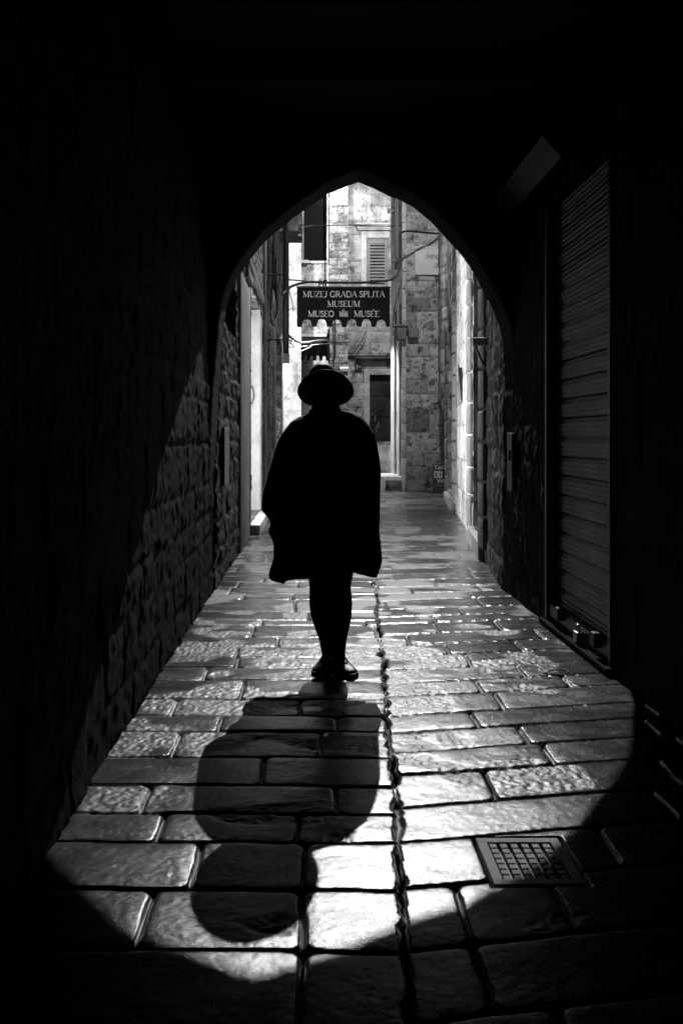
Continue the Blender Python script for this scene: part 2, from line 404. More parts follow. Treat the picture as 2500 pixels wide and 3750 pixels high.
def arch():
    A = thing('pointed_archway', (.44, 8.3, 0), 'black pointed stone arch framing the lit alley beyond the walking figure', 'arch')
    p, t = resample(ap, 420)
    jit = .008*fbm(t*5, t*0, 4, 3)+.006*fbm(t*22, t*0, 5, 2)
    c = np.array([.44, 1.2]); dirv = p-c; dirv /= np.linalg.norm(dirv, axis=1)[:, None]
    tg = np.gradient(p, axis=0); nrm = np.stack([-tg[:, 1], tg[:, 0]], 1); nrm /= np.linalg.norm(nrm, axis=1)[:, None]
    nrm *= np.sign((nrm*dirv).sum(1))[:, None]
    p = p+nrm*jit[:, None]*1.0
    ringw = .105
    vous = ((t % .34) < .012) | ((t % .34) > .328)
    def strip(layers, name, mat):
        n = len(t); V = np.concatenate([np.stack([L[:, 0], L[:, 1], L[:, 2]], 1) for L in layers]); idx = np.arange(len(layers)*n).reshape(len(layers), n)
        f = np.stack([idx[:-1, :-1], idx[:-1, 1:], idx[1:, 1:], idx[1:, :-1]], -1).reshape(-1, 4)
        tone = 1+.5*fbm(V[:, 0]*4, V[:, 2]*4, 6, 3)
        me = mesh_np(V, f, {'tone': tone, 'rough': tone})
        return link(name, me, mat, A)
    def lay(off, y, cut=0):
        q = p+nrm*off; yy = np.full(len(q), y)+vous*cut
        return np.stack([q[:, 0], yy, q[:, 1]], 1)
    g = .022
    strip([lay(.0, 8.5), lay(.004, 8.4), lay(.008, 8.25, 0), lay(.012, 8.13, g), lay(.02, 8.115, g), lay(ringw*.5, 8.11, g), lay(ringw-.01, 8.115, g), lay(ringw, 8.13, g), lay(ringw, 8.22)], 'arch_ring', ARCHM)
    # spandrel: from the ring outwards to the passage walls and ceiling, and the same outline on the alley side
    q = p+nrm*ringw*.9
    def outer(q, x0, x1, zt):
        d = q-c; s = np.full(len(q), 1e9)
        for i in range(len(q)):
            ss = []
            if d[i, 0] > 1e-6: ss.append((x1-c[0])/d[i, 0])
            if d[i, 0] < -1e-6: ss.append((x0-c[0])/d[i, 0])
            if d[i, 1] > 1e-6: ss.append((zt-c[1])/d[i, 1])
            if d[i, 1] < -1e-6: ss.append((-.1-c[1])/d[i, 1])
            s[i] = min(ss)
        return c+d*s[:, None]
    n = len(q); K = 26
    o = outer(q, -1.25, 2.2, 4.25); L = []
    for k in range(K+1):
        u = k/K; r = q*(1-u)+o*u
        h = rubble(8, -.2, 4.4, .26, .45, .018)(r[:, 0], r[:, 1])[0]
        L.append(np.stack([r[:, 0], 8.16-h-.012, r[:, 1]], 1))
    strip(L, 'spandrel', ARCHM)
    o = outer(p, -3.5, 4.5, 14.0); L = []
    for k in range(30):
        u = k/29; r = p*(1-u)+o*u; L.append(np.stack([r[:, 0], np.full(n, 8.5), r[:, 1]], 1))
    strip(L, 'outer_face', RUB)
arch()

# ---------------------------------------------------------------- roller shutter
def roller():
    S = thing('roller_shutter', (1.8, 6.2, .08), 'dirty ribbed metal roller shutter, closed, in the right wall of the passage', 'shutter')
    prof = []; z = .16; rs = random.Random(3)
    while z < 3.1:
        H = .138
        for k, (a, b) in enumerate([(0, .004), (.05, .018), (.2, .020), (.225, .014), (.25, .020), (.46, .021), (.485, .015), (.51, .021), (.70, .019), (.76, .006), (.80, .006), (.83, .017), (.88, .017), (.91, -.006), (.97, -.006), (1, .004)]):
            prof.append((z+a*H, b+rs.uniform(-.0012, .0012)))
        z += H
    ys = grid(SH[0]+.03, SH[1]-.03, .02); pz = np.array([q[0] for q in prof]); px = np.array([q[1] for q in prof])
    Y, Z = np.meshgrid(ys, pz, indexing='ij'); off = np.tile(px, (len(ys), 1))+.004*fbm(Y*2.5, Z*4, 3, 3)+.002*fbm(Y*10, Z*30, 4, 2)
    V = np.stack([1.845-off, Y, Z], -1).reshape(-1, 3); nu, nv = Y.shape; idx = np.arange(nu*nv).reshape(nu, nv)
    f = np.stack([idx[:-1, :-1], idx[:-1, 1:], idx[1:, 1:], idx[1:, :-1]], -1).reshape(-1, 4)
    tone = (.15+3.4*np.clip(fbm(Y*2.6, Z*9, 8, 5)+.12, 0, 1)).ravel()
    link('slat_curtain', mesh_np(V, f, {'tone': tone, 'rough': tone}), SHUTM, S)
    MB().box(1.86, 1.9, SH[0], SH[1], .08, 3.12).build('backing', METAL_D, S)
    for y in (SH[0]+.02, SH[1]-.02): MB().box(1.757, 1.83, y-.022, y+.022, .03, 3.12, bev=.004).build('guide_rail', GUIDE, S)
    b = MB().box(1.775, 1.845, SH[0]+.05, SH[1]-.05, .07, .165, bev=.006).build('bottom_bar', GUIDE, S)
    for y in (5.72, 6.55):
        MB().box(1.735, 1.80, y-.035, y+.035, .11, .2, bev=.006).build('hasp', METAL_D, b)
    lk = MB(); lk.tube([(1.75+.0*math.cos(a), 6.08+.035*math.cos(a), .13+.045*math.sin(a)) for a in np.linspace(0, math.pi, 9)], .007)
    lk.box(1.73, 1.765, 6.035, 6.125, .06, .13, bev=.008); lk.build('padlock', METAL, b)
    MB().box(1.72, 1.775, SH[0]-.04, SH[1]+.04, -.05, .05, bev=.012).build('sill', BLACK, S)
SHUTM = stone('grimy_shutter_steel', .085, .42, .25, 60, .5, stains=.6, sscale=5, spec=.5, stretch=(1, .5, 3))
GUIDE = plain('guide_rail_steel', .07, .4, .3)
roller()
# long tilted panel high on the right
tp = MB(); a0 = Vector(P(1805, 727, 8.0)); a1 = Vector(P(1868, 786, 8.0)); a2 = Vector(P(2055, 573, 6.32)); a3 = Vector(P(1985, 494, 6.32))
nrm = (a1-a0).cross(a3-a0).normalized(); 
if nrm.z < 0: nrm = -nrm
vs = [tp.bm.verts.new(q) for q in (a0, a1, a2, a3)]+[tp.bm.verts.new(q+nrm*.05) for q in (a0, a1, a2, a3)]
for q in ((0, 1, 2, 3), (7, 6, 5, 4), (0, 4, 5, 1), (1, 5, 6, 2), (2, 6, 7, 3), (3, 7, 4, 0)): tp.bm.faces.new([vs[i] for i in q])
bmesh.ops.bevel(tp.bm, geom=tp.bm.edges[:], offset=.006, segments=2, affect='EDGES')
T = thing('tilted_panel', tuple(a0), 'plain pale rectangular panel hung at a slant under the ceiling above the shutter', 'panel')
tp.build('panel_board', PANELM if 'PANELM' in globals() else plain('pale_panel_board', .07, .6), T)
for t_ in (.2, .8):
    q = a1.lerp(a2, t_); MB().tube([q+nrm*.03, (1.77, q.y, q.z+.12)], .012).build('bracket', METAL_D, T)
# small plates on the walls by the arch
ip = MB().box(1.735, 1.765, 8.0, 8.19, .93, 1.44, bev=.004)
I = thing('wall_plate', (1.76, 8.1, 1.2), 'narrow pale metal plate fixed to the right wall just inside the arch', 'plate')
ip.build('plate', PLATEM, I); MB().box(1.722, 1.737, 8.06, 8.10, 1.2, 1.3, bev=.003).build('slot', METAL_D, I)
tag(MB().box(-.87, -.83, 9.0, 9.5, .93, 1.5, bev=.004).build('noticeboard', plain('dim_board', .12, .6)), 'narrow grey board on the left wall just past the arch', 'board')
lp = [(2.0, 0)]
cb = MB(); cpts = [(1.44+.07*math.cos(a)+.015*math.sin(3*a), 5.45+.06*math.sin(a), .012+.006*math.sin(2*a)+.004) for a in np.linspace(0, 5.6, 24)]
tag(cb.tube(cpts, .004, 6).build('cable_loop', RUBBER, smooth=True), 'small loop of black cable lying on the paving below the shutter', 'cable')
# drain cover
def drain():
    D = thing('drain_cover', (.78, 3.04, 0), 'square cast iron drain cover with a raised grid, half in the arch shadow', 'drain cover')
    x0, x1, y0, y1 = GR; m = MB(); fw = .033
    m.box(x0, x1, y0, y0+fw, -.03, .004, bev=.003).box(x0, x1, y1-fw, y1, -.03, .004, bev=.003)
    m.box(x0, x0+fw, y0+fw, y1-fw, -.03, .004, bev=.003).box(x1-fw, x1, y0+fw, y1-fw, -.03, .004, bev=.003); m.build('cover_frame', IRON, D)
    MB().box(x0+.01, x1-.01, y0+.01, y1-.01, -.045, -.018).build('cover_bed', METAL_D, D)
    g = MB(); nx, ny = 6, 7; sx = (x1-x0-2*fw)/nx; sy = (y1-y0-2*fw)/ny
    for i in range(nx):
        for j in range(ny):
            g.box(x0+fw+i*sx+.006, x0+fw+(i+1)*sx-.006, y0+fw+j*sy+.005, y0+fw+(j+1)*sy-.005, -.02, .0, bev=.003)
    g.build('grid', IRON, D)
IRON = plain('worn_cast_iron', .34, .36, .0, bump=.4, bscale=120)
drain()

# ---------------------------------------------------------------- left side of the alley
def lrect(Y0, Y1, z0, z1): return (Y0, Y1, z0, z1)
LB = thing('left_building', (-.86, 12, 0), 'tall rubble stone building lining the left side of the alley beyond the arch', 'building')
holesL = [(9.45, 10.9, 2.55, 3.9), (13.5, 16.0, .15, 3.62), (19.2, 20.6, 3.4, 6.6), (22.9, 27.2, 2.2, 4.2)]
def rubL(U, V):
    h, t, q = rubble(13, 0, 13, .2, .34, .03)(U, V); return h, t*(.2+1.05*sstep(12.5, 16.5, U)), q  # stretch near the arch darkened in the tone, standing in for shade
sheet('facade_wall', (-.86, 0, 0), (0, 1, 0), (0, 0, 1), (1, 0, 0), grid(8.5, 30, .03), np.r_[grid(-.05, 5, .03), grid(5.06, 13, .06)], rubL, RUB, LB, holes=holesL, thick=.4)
MB().box(-1.3, -1.22, 9.3, 11.0, 2.4, 4.0).build('recess_blackout', BLACK, LB)  # added black sheet keeps the recess dark and lamp light out
MB().box(-1.2, -1.1, 22.7, 27.4, 2.0, 4.4).build('recess_blackout', BLACK, LB)  # same added black backing behind the further recess
MB().box(-1.0, -.95, 19.1, 20.7, 3.3, 6.7).build('window_panel', plain('dim_window_board', .07, .6), LB)
MB().box(-9, -.87, 29.9, 30, -.05, 13).build('end_wall', RUB, LB)
# dressed door surround, rounded jamb, capital, step
j = MB(); j.box(-.95, -.862, 13.2, 13.49, .12, 3.55, bev=.02); j.tube([(-.885, 12.98, .15), (-.885, 12.98, 3.5)], .045, 12); j.box(-.95, -.835, 11.2, 12.8, .0, 3.45, bev=.03)
j.build('door_jamb', FRAME, LB, smooth=True)
MB().box(-.90, -.82, 12.4, 13.45, 3.56, 3.72, bev=.03).box(-.90, -.80, 12.4, 16.3, 3.72, 3.86, bev=.03).build('door_lintel', FRAME, LB, smooth=True)
MB().box(-.88, -.845, 16.0, 16.35, .1, 3.5, bev=.01).build('door_jamb', FRAME_P, LB)
MB().box(-1.6, -.72, 13.3, 16.2, -.05, .14, bev=.02).build('doorstep', WHITE, LB)
rv = MB(); rv.box(-1.45, -.865, 15.985, 16.1, .14, 3.6).build('door_reveal', WHITE, LB)
sg = MB().box(-1.62, -1.5, 13.5, 15.98, .2, 3.55).build('shop_window', glow('lit_shop_window', SHOP_GLOW), LB)
ad = bpy.data.lights.new('shop_light', 'AREA'); ad.shape = 'RECTANGLE'; ad.size = 2.3; ad.size_y = 3.1; ad.energy = SHOP_WATTS
ao = bpy.data.objects.new('shop_light', ad); C.objects.link(ao); ao.location = (-1.455, 14.05, 1.9); ao.rotation_euler = (0, R(-90), 0); ad.size, ad.size_y = 3.1, 1.05
fr = MB()
for y in (13.55, 14.35, 15.1, 15.9): fr.box(-1.5, -1.46, y-.03, y+.03, .2, 3.5)
for z in (.25, 2.4, 3.5): fr.box(-1.498, -1.462, 13.52, 15.93, z-.03, z+.03)
fr.build('window_frame', METAL_D, sg)
MB().box(-1.5, -.86, 13.4, 13.5, .1, 3.6).build('door_reveal', FRAME, LB)
# round handle ring on the lit reveal
hd = MB(); hd.tube([(-1.015+.0*a, 15.93, 2.10+.0) for a in (0, 1)], .01) if False else None
tor = MB(); tor.tube([(-1.05+.075*math.cos(a), 15.95, 2.13+.17*math.sin(a)) for a in np.linspace(0, 2*math.pi, 25)], .009, 6)
tor.build('door_handle', METAL_D, LB, smooth=True)
# rough pilaster strips and patches further on
MB().box(-.86, -.815, 16.9, 17.5, 0, 9, bev=.01).box(-.86, -.80, 21.3, 21.9, 0, 4.5, bev=.01).build('pilaster', FRAME, LB)
MB().box(-.86, -.80, 27.2, 28.0, 0, 4.3, bev=.02).build('pilaster', FRAME_P, LB)
# overhanging upper corner of rubble
sheet('upper_corner', (0, 24.0, 0), (1, 0, 0), (0, 0, 1), (0, -1, 0), grid(-1.2, -.22, .03), grid(6.75, 13, .04), rubble(17, 6, 13, .25, .3, .05), RUB, LB, thick=1.5)
MB().box(-.24, -.22, 24, 25.5, 6.8, 13).build('upper_corner_side', RUB, LB)
# black louvred panels added to darken the unlit upper left wall
def dark_panel(x, y0, y1, z0, z1):
    b = thing('added_dark_panel', (x, (y0+y1)/2, z0), None, None, None)
    m = MB().box(x, x+.03, y0, y1, z0, z1, bev=.004); m.build('panel_leaf', DARKWOOD, b)
    s = MB(); z = z0+.15
    while z < z1-.15: s.box(x+.025, x+.05, y0+.08, y1-.08, z, z+.03, rot=Matrix.Rotation(.5, 3, 'Y')); z += .06
    s.build('louvre', DARKWOOD, b); return b
tag(dark_panel(-.84, 17.6, 19.0, 4.2, 8.8), 'added black louvred panel standing in for the unlit upper left wall', 'shutter')
tag(dark_panel(-.83, 20.9, 23.7, 4.9, 9.4), 'larger added black louvred panel standing in for unlit wall further along', 'shutter')

# ---------------------------------------------------------------- right side of the alley (diverging line X = .82 + .11 Y)
RX = lambda Y: .82+.11*Y
RB = thing('right_building', (RX(14), 14, 0), 'stone building with quoined doorways lining the right side of the alley', 'building')
ln = math.hypot(1, .11); udr = (.11/ln, 1/ln, 0); ndr = (-1/ln, .11/ln, 0)
org = (RX(8.5), 8.5, 0); su = lambda Y: (Y-8.5)*ln
def rsurf(U, V):
    h, t, r = rubble(23, 0, 13, .3, .5, .02)(U, V)
    h2, t2, _ = ashlar(24, 0, 13, .45, .8, .012)(U, V)
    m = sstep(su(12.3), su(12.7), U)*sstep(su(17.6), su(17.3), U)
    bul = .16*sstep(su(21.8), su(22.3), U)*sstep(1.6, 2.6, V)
    return h*(1-m)+(h2+.012*fbm(U*9, V*2.2, 3, 3))*m+bul, t*(1-m)*(.22+.4*sstep(su(14), su(18), U))+m*t2*1.9, r  # rubble by the arch darkened in the tone in place of shade
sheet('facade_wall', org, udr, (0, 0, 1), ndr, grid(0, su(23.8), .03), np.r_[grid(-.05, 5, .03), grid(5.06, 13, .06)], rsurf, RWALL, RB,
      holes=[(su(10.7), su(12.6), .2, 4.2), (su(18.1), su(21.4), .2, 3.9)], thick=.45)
def obox(m, Ya, Yb, d0, d1, z0, z1, bev=.01):
    """box along the right wall: d = distance out from the wall towards the alley"""
    x = RX((Ya+Yb)/2); rot = Matrix.Rotation(-math.atan(.11), 3, 'Z')
    m.box(x-d1, x-d0, Ya, Yb, z0, z1, bev=bev, rot=rot); return m
DD = MB(); obox(DD, 10.5, 12.8, -.5, -.44, .1, 4.3); DD.build('door', DARKWOOD, RB)
D2 = MB(); obox(D2, 17.9, 21.6, -.5, -.4, .1, 4.0); D2.build('door', DARKWOOD, RB)
r1 = MB(); obox(r1, 12.58, 12.7, -.45, -.01, .2, 4.2, .004); r1.build('door_reveal', FRAME, RB)
st = MB(); obox(st, 10.6, 12.7, -.5, .07, -.05, .19, .02); st.build('doorstep', FRAME_P, RB)
s2 = MB(); obox(s2, 17.9, 21.6, -.5, .10, -.05, .15, .02); s2.build('doorstep', FRAME_P, RB)
for (Y, s) in ((10.55, 1), (12.85, 2), (17.75, 3), (21.75, 4)):
    quoins(RB, RX(Y)+.08, Y, .12, 4.3 if Y < 14 else 4.0, .26, .36, FRAME if Y < 12 or Y > 21 else FRAME_P, .43, s)
bk = MB(); obox(bk, 10.2, 10.34, 0, .16, 2.42, 2.5, .01); bk.tube([(RX(10.2)-.14, 10.25, 2.45), (RX(10.2), 10.4, 2.2)], .015); bk.build('iron_bracket', METAL, RB)
# hanging black bars on the lit wall (door pulls / hinge straps)
hb = MB(); hb.tube([P(1678, 1335, 15.2), P(1690, 1462, 15.2)], .012); hb.tube([P(1686, 1345, 15.1), P(1695, 1465, 15.1)], .025); hb.tube([P(1679, 1368, 15.2), P(1690, 1366, 15.1)], .012)
tag(hb.build('iron_strap', METAL_D), 'black iron strap hanging down the brightly lit quoined wall on the right', 'ironwork')
RE = MB(); RE.box(RX(23.8)-.02, 7, 23.8, 24.0, -.05, 13); RE.build('end_wall', RUB, RB)

# ---------------------------------------------------------------- the building facing down the alley with the street plaque
SB = thing('corner_building', (2.46, 24.5, 0), 'pitted ashlar corner building carrying the street name plaque', 'building')
sheet('front_wall', (0, 24.5, 0), (1, 0, 0), (0, 0, 1), (0, -1, 0), grid(2.46, 6, .02), np.r_[grid(-.05, 8.6, .02), grid(8.7, 14, .06)], ashlar(31, 0, 14, .48, .72, .024, .035, .95), ASH_D, SB, thick=.3)
sheet('side_wall', (2.46, 0, 0), (0, 1, 0), (0, 0, 1), (-1, 0, 0), grid(24.66, 28.4, .05), np.r_[grid(-.05, 9, .04), grid(9.1, 14, .08)], plaster(33, .03), WHITE, SB, thick=.3)
MB().box(2.50, 4.6, 24.36, 24.5, -.05, .62, bev=.02).build('plinth', RUB, SB)
cr = MB(); z = .0
rs_ = random.Random(4)
while z < 13: h = rs_.uniform(.4, .6); cr.box(2.41, 2.52, 24.44, 24.62, z, z+h-.012, bev=.015); z += h
cr.build('corner_quoin', FRAME_P, SB, smooth=True)
co = MB(); co.box(2.16, 2.56, 24.2, 24.5, 4.3, 4.36, bev=.01).box(2.26, 2.52, 24.24, 24.5, 3.95, 4.3, bev=.04).box(2.56, 2.84, 24.3, 24.5, 4.0, 4.28, bev=.05)
co.build('corbel', FRAME, SB, smooth=True)
for (a, b, zt) in ((25.1, 25.3, 3.4), (26.6, 26.8, 3.4)): MB().box(2.40, 2.46, a, b, .3, 4.0+zt*.3, bev=.01).build('door_frame', FRAME_P, SB)
stp = MB(); stp.box(1.9, 2.46, 24.75, 27.2, -.05, .36, bev=.02); stp.box(1.55, 1.9, 25.2, 27.6, -.05, .2, bev=.02); stp.build('steps', WHITE, SB)
MB().box(2.0, 2.42, 24.58, 24.75, -.05, .27, bev=.03).build('step_block', RUB, SB)
# conduits on the corner
tag(MB().box(*[P(1443, 0, 24.3)[0], P(1459, 0, 24.3)[0]], 24.2, 24.33, P(0, 985, 24.3)[2], P(0, 690, 24.3)[2], bev=.01).build('cable_trunking', METAL_D), 'dark flat cable trunking running up the corner of the plaque building', 'trunking')
boxm = plain('grey_box', .08, .5)
for (px, py, wd, hh, lab) in ((1423, 772, 9, 14, 'small dark junction box at the top near the corner trunking'), (1437, 774, 8, 8, 'tiny junction box fixed on the dark corner trunking'), (1440, 955, 10, 10, 'small junction box beside the lower end of the corner trunking')):
    a = P(px-wd/2, py+hh/2, 24.15); b = P(px+wd/2, py-hh/2, 24.15)
    tag(MB().box(a[0], b[0], 24.05, 24.2, a[2], b[2], bev=.008).build('junction_box', boxm), lab, 'junction box', 'junction boxes on the corner')

# ---------------------------------------------------------------- far facade
FY = 36.0
FB = thing('far_building', (2, FY, 0), 'pale ashlar facade closing the alley, with a louvred window and a dark door', 'building')
dw = (P(1353, 0, FY)[0], P(1436, 0, FY)[0], P(0, 1617, FY)[2], P(0, 1372, FY)[2]); ww = (P(1341, 0, FY)[0], P(1421, 0, FY)[0], P(0, 1052, FY)[2], P(0, 871, FY)[2])
sheet('front_wall', (0, FY, 0), (1, 0, 0), (0, 0, 1), (0, -1, 0), grid(1.3, 5.5, .03), grid(-.05, 14, .03), ashlar(41, 0, 14, .5, .9, .02, .03, .7), ASH, FB, holes=[dw, ww], thick=.3)
sheet('brick_pier', (0, FY-.35, 0), (1, 0, 0), (0, 0, 1), (0, -1, 0), grid(.2, 1.44, .025), grid(-.05, 14, .025), rubble(43, 0, 14, .27, .4, .03), ASH, FB, thick=.3)
dr = MB().box(dw[0], dw[1], FY+.18, FY+.24, dw[2], dw[3]).build('door', DOORW, FB)
dp = MB()
for i in range(2):
    for k in range(3):
        xa = dw[0]+.08+i*.42; za = dw[2]+.15+k*.82; dp.box(xa, xa+.34, FY+.155, FY+.185, za, za+.7, bev=.012)
dp.build('door_panel', DOORW, dr)
hm = MB().tube([(dw[0]+.1, FY+.13, dw[2]+1.0), (dw[0]+.1, FY+.1, dw[2]+1.05), (dw[0]+.1, FY+.13, dw[2]+1.1)], .02); hm.build('door_handle', METAL, dr)
# chalk scrawl on the door
sc = MB()
for (x, y) in ((0, 0), (.12, -.25), (.05, -.4)):
    pts = [(dw[0]+.22+x+.06*math.sin(3.1*k), FY+.15, dw[2]+1.0+y-.05*k+.03*math.cos(5*k)) for k in range(6)]
    sc.tube(pts, .006, 5)
sc.build('chalk_scrawl', LETTER, dr)
jm = MB(); jm.box(dw[0]-.22, dw[0], FY-.05, FY+.1, dw[2]-.1, dw[3]+.22, bev=.015).box(dw[0], dw[1], FY-.048, FY+.1, dw[3], dw[3]+.22, bev=.015); jm.build('door_frame', FRAME_P, FB)
cn = MB()
for k in range(4): cn.box(P(1306, 0, FY)[0]-.02*k, 3.6, FY-.10-.05*k, FY, P(0, 1325-4*k, FY)[2], P(0, 1321-4*k, FY)[2]-.004, bev=.004)
cn.build('door_cornice', FRAME, FB)
MB().box(P(1273, 0, FY)[0], 3.6, FY-.12, FY, P(0, 1307, FY)[2], P(0, 1301, FY)[2]).build('string_course', METAL_D, FB)
wf = MB(); wf.box(ww[0]-.2, ww[0], FY-.06, FY+.1, ww[2]-.1, ww[3]+.25, bev=.01).box(ww[0], ww[1]+.04, FY-.058, FY+.1, ww[3], ww[3]+.25, bev=.01)
win = wf.build('window', FRAME_P, FB)
for i in range(2):
    x0 = ww[0]+i*(ww[1]-ww[0])/2 if False else None
lf = MB(); fx = .14
lf.box(ww[0], ww[0]+fx, FY-.02, FY+.03, ww[2], ww[3], bev=.006).box(ww[1]-fx, ww[1], FY-.02, FY+.03, ww[2], ww[3], bev=.006)
lf.box(ww[0]+fx, ww[1]-fx, FY-.02, FY+.03, ww[3]-.22, ww[3], bev=.006).box(ww[0]+fx, ww[1]-fx, FY-.02, FY+.03, ww[2], ww[2]+.12, bev=.006)
z = ww[2]+.16
while z < ww[3]-.26:
    lf.box(ww[0]+fx, ww[1]-fx, FY-.005, FY+.03, z, z+.09, rot=Matrix.Rotation(-.5, 3, 'X')); z += .123
lf.box(ww[0]+fx-.01, ww[1]-fx+.01, FY+.05, FY+.08, ww[2], ww[3]); lf.build('louvred_shutter', SHUTW, win)
wc = MB()
for k in range(4): wc.box(P(1308, 0, FY)[0]-.03*k, 3.15, FY-.08-.04*k, FY, P(0, 843-6*k, FY)[2]+.003, P(0, 837-6*k, FY)[2], bev=.006)
wc.build('window_cornice', FRAME_P, FB)
for k in range(2): MB().box(dw[0]-.3+.1*k, 3.7, 34.9+.5*k, FY, -.05+(.5*k), .5+.6*k, bev=.02).build('door_step', FRAME_P if k else RUB, FB)
# house number plate and small lit shelf
h0 = P(1298, 1361, FY-.04); h1 = P(1325, 1333, FY-.04)
HP = thing('house_number_plate', ((h0[0]+h1[0])/2, FY-.05, h0[2]), 'small black house number plate beside the far door', 'sign')
MB().box(h0[0], h1[0], FY-.05, FY+.0, h0[2], h1[2], bev=.006).build('plate', METAL_D, HP)
lx = P(1310, 1345, FY-.06)
MB().box(lx[0]-.05, lx[0]-.03, FY-.062, FY-.048, lx[2]-.08, lx[2]+.1).box(lx[0]-.05, lx[0]+.03, FY-.0625, FY-.0482, lx[2]+.06, lx[2]+.08).box(lx[0]-.05, lx[0]+.02, FY-.0622, FY-.0484, lx[2]+.0, lx[2]+.02).box(lx[0]+.05, lx[0]+.12, FY-.062, FY-.048, lx[2]+.02, lx[2]+.04).build('numeral', LETTER, HP)
b0 = P(1244, 1360, FY-.42); b1 = P(1276, 1338, FY-.42)
LBX = thing('wall_box', ((b0[0]+b1[0])/2, FY-.4, b0[2]), 'pale box with a row of four small bright lamps on the rough pier', 'box')
MB().box(b0[0], b1[0], FY-.45, FY-.36, b0[2], b1[2], bev=.006).build('box_body', plain('pale_box', .3, .5), LBX)
for k in range(4):
    q = P(1248+8*k, 1346, FY-.47); MB().ball(q, .022, 8, 6).build('lamp', glow('tiny_lamp', 3), LBX)

# left far building beyond the crossing
LY = 34.0
W1 = (P(1103, 0, LY)[0], P(1200, 0, LY)[0]-.04, P(0, 955, LY)[2], P(0, 640, LY)[2])
LF = thing('crossing_building', (0, LY, 0), 'brightly lit pale brick building with a black window opening behind the museum banner', 'building')
sheet('front_wall', (0, LY, 0), (1, 0, 0), (0, 0, 1), (0, -1, 0), grid(-.3, .64, .025), grid(-.05, 14, .025), ashlar(51, 0, 14, .22, .42, .014, .012, .45), ASH_L, LF, holes=[W1], thick=.3)
sheet('corner_pier', (0, LY-.3, 0), (1, 0, 0), (0, 0, 1), (0, -1, 0), grid(-3.5, -.33, .05), grid(-.05, 9.0, .05), plaster(53, .02), ASH_L, LF, thick=.3)
MB().box(W1[0]-.1, W1[1]+.1, LY+.3, LY+.34, W1[2]-.1, W1[3]+.1).build('window_board', BLACK, LF)
MB().box(W1[0]-.12, W1[0]+.26, LY-.14, LY+.1, W1[2]-.1, W1[2]+.02, bev=.015).box(W1[0]+.26, W1[1]+.03, LY-.06, LY+.1, W1[2]-.08, W1[2], bev=.01).build('window_sill', FRAME_P, LF)
MB().box(W1[0], W1[0]+.09, LY-.05, LY+.12, W1[2], W1[2]+2.6, bev=.01).build('window_frame', FRAME, LF)
MB().box(.64, .66, LY, FY, -.05, 14).build('side_wall', WHITE, LF)
# black scalloped awning in front of it
def valance_cloth(x0, x1, zt, zb, depth, notches, nw, y, thick=.02, r=.03):
    xs = np.linspace(x0, x1, 260); z = np.full(260, zb)
    for c in notches:
        t = np.clip(1-(np.abs(xs-c)/(nw*.5))**3.2, 0, 1)**.55; z = np.maximum(z, zb+depth*t)
    for e in (x0, x1): q = np.clip(1-np.abs(xs-e)/r, 0, 1); z = np.maximum(z, zb+r*(1-np.sqrt(1-q*q)))
    z = z+np.minimum(.006*np.sin(xs*9), .004)
    wv = .006*np.sin(xs*14)+.004*np.sin(xs*31+1); m = MB(); rows = []
    for (zz, yo) in ((None, 0), ('b', 0), ('b', thick), (None, thick)):
        rows.append([m.bm.verts.new((x, y+yo+(w_ if zz else 0), (b if zz else zt))) for x, b, w_ in zip(xs, z, wv)])
    for A, B in zip(rows, rows[1:]+rows[:1]):
        for k in range(259): m.bm.faces.new((A[k], A[k+1], B[k+1], B[k]))
    for k in (0, 259): m.bm.faces.new([q[k] for q in rows])
    return m
AYY = 31.0
a0 = P(1102, 1320, AYY); a1 = P(1205, 1262, AYY)
AW = thing('black_awning', ((a0[0]+a1[0])/2, AYY, a0[2]), 'small black awning with a notched hem in front of the pale brick building', 'awning')
xs = [a0[0]+(a1[0]-a0[0])*t for t in (.15, .37, .6, .82)]
m = valance_cloth(a0[0], a1[0], a1[2], a0[2], .16, xs, .12, AYY); m.build('valance', BLACK, AW)
m = MB(); m.poly([(AYY, a1[2]), (AYY, a1[2]-.03), (LY-.01, a1[2]+.55), (LY-.01, a1[2]+.6)], lambda y, z, d: (a0[0]+d, y, z), a1[0]-a0[0]); m.build('canopy', BLACK, AW)
u = MB(); u.poly([(P(1181, 0, 30.6)[0], P(0, 1258, 30.6)[2]), (P(1205, 0, 30.6)[0], P(0, 1258, 30.6)[2]), (P(1206, 0, 30.6)[0], P(0, 1205, 30.6)[2])], lambda x, z, d: (x, 30.6+d, z), .05)
u.tube([P(1203, 1205, 30.62), P(1204, 1330, 30.62)], .03); tag(u.build('folded_parasol', BLACK), 'black folded cloth hanging beside the notched awning', 'parasol')

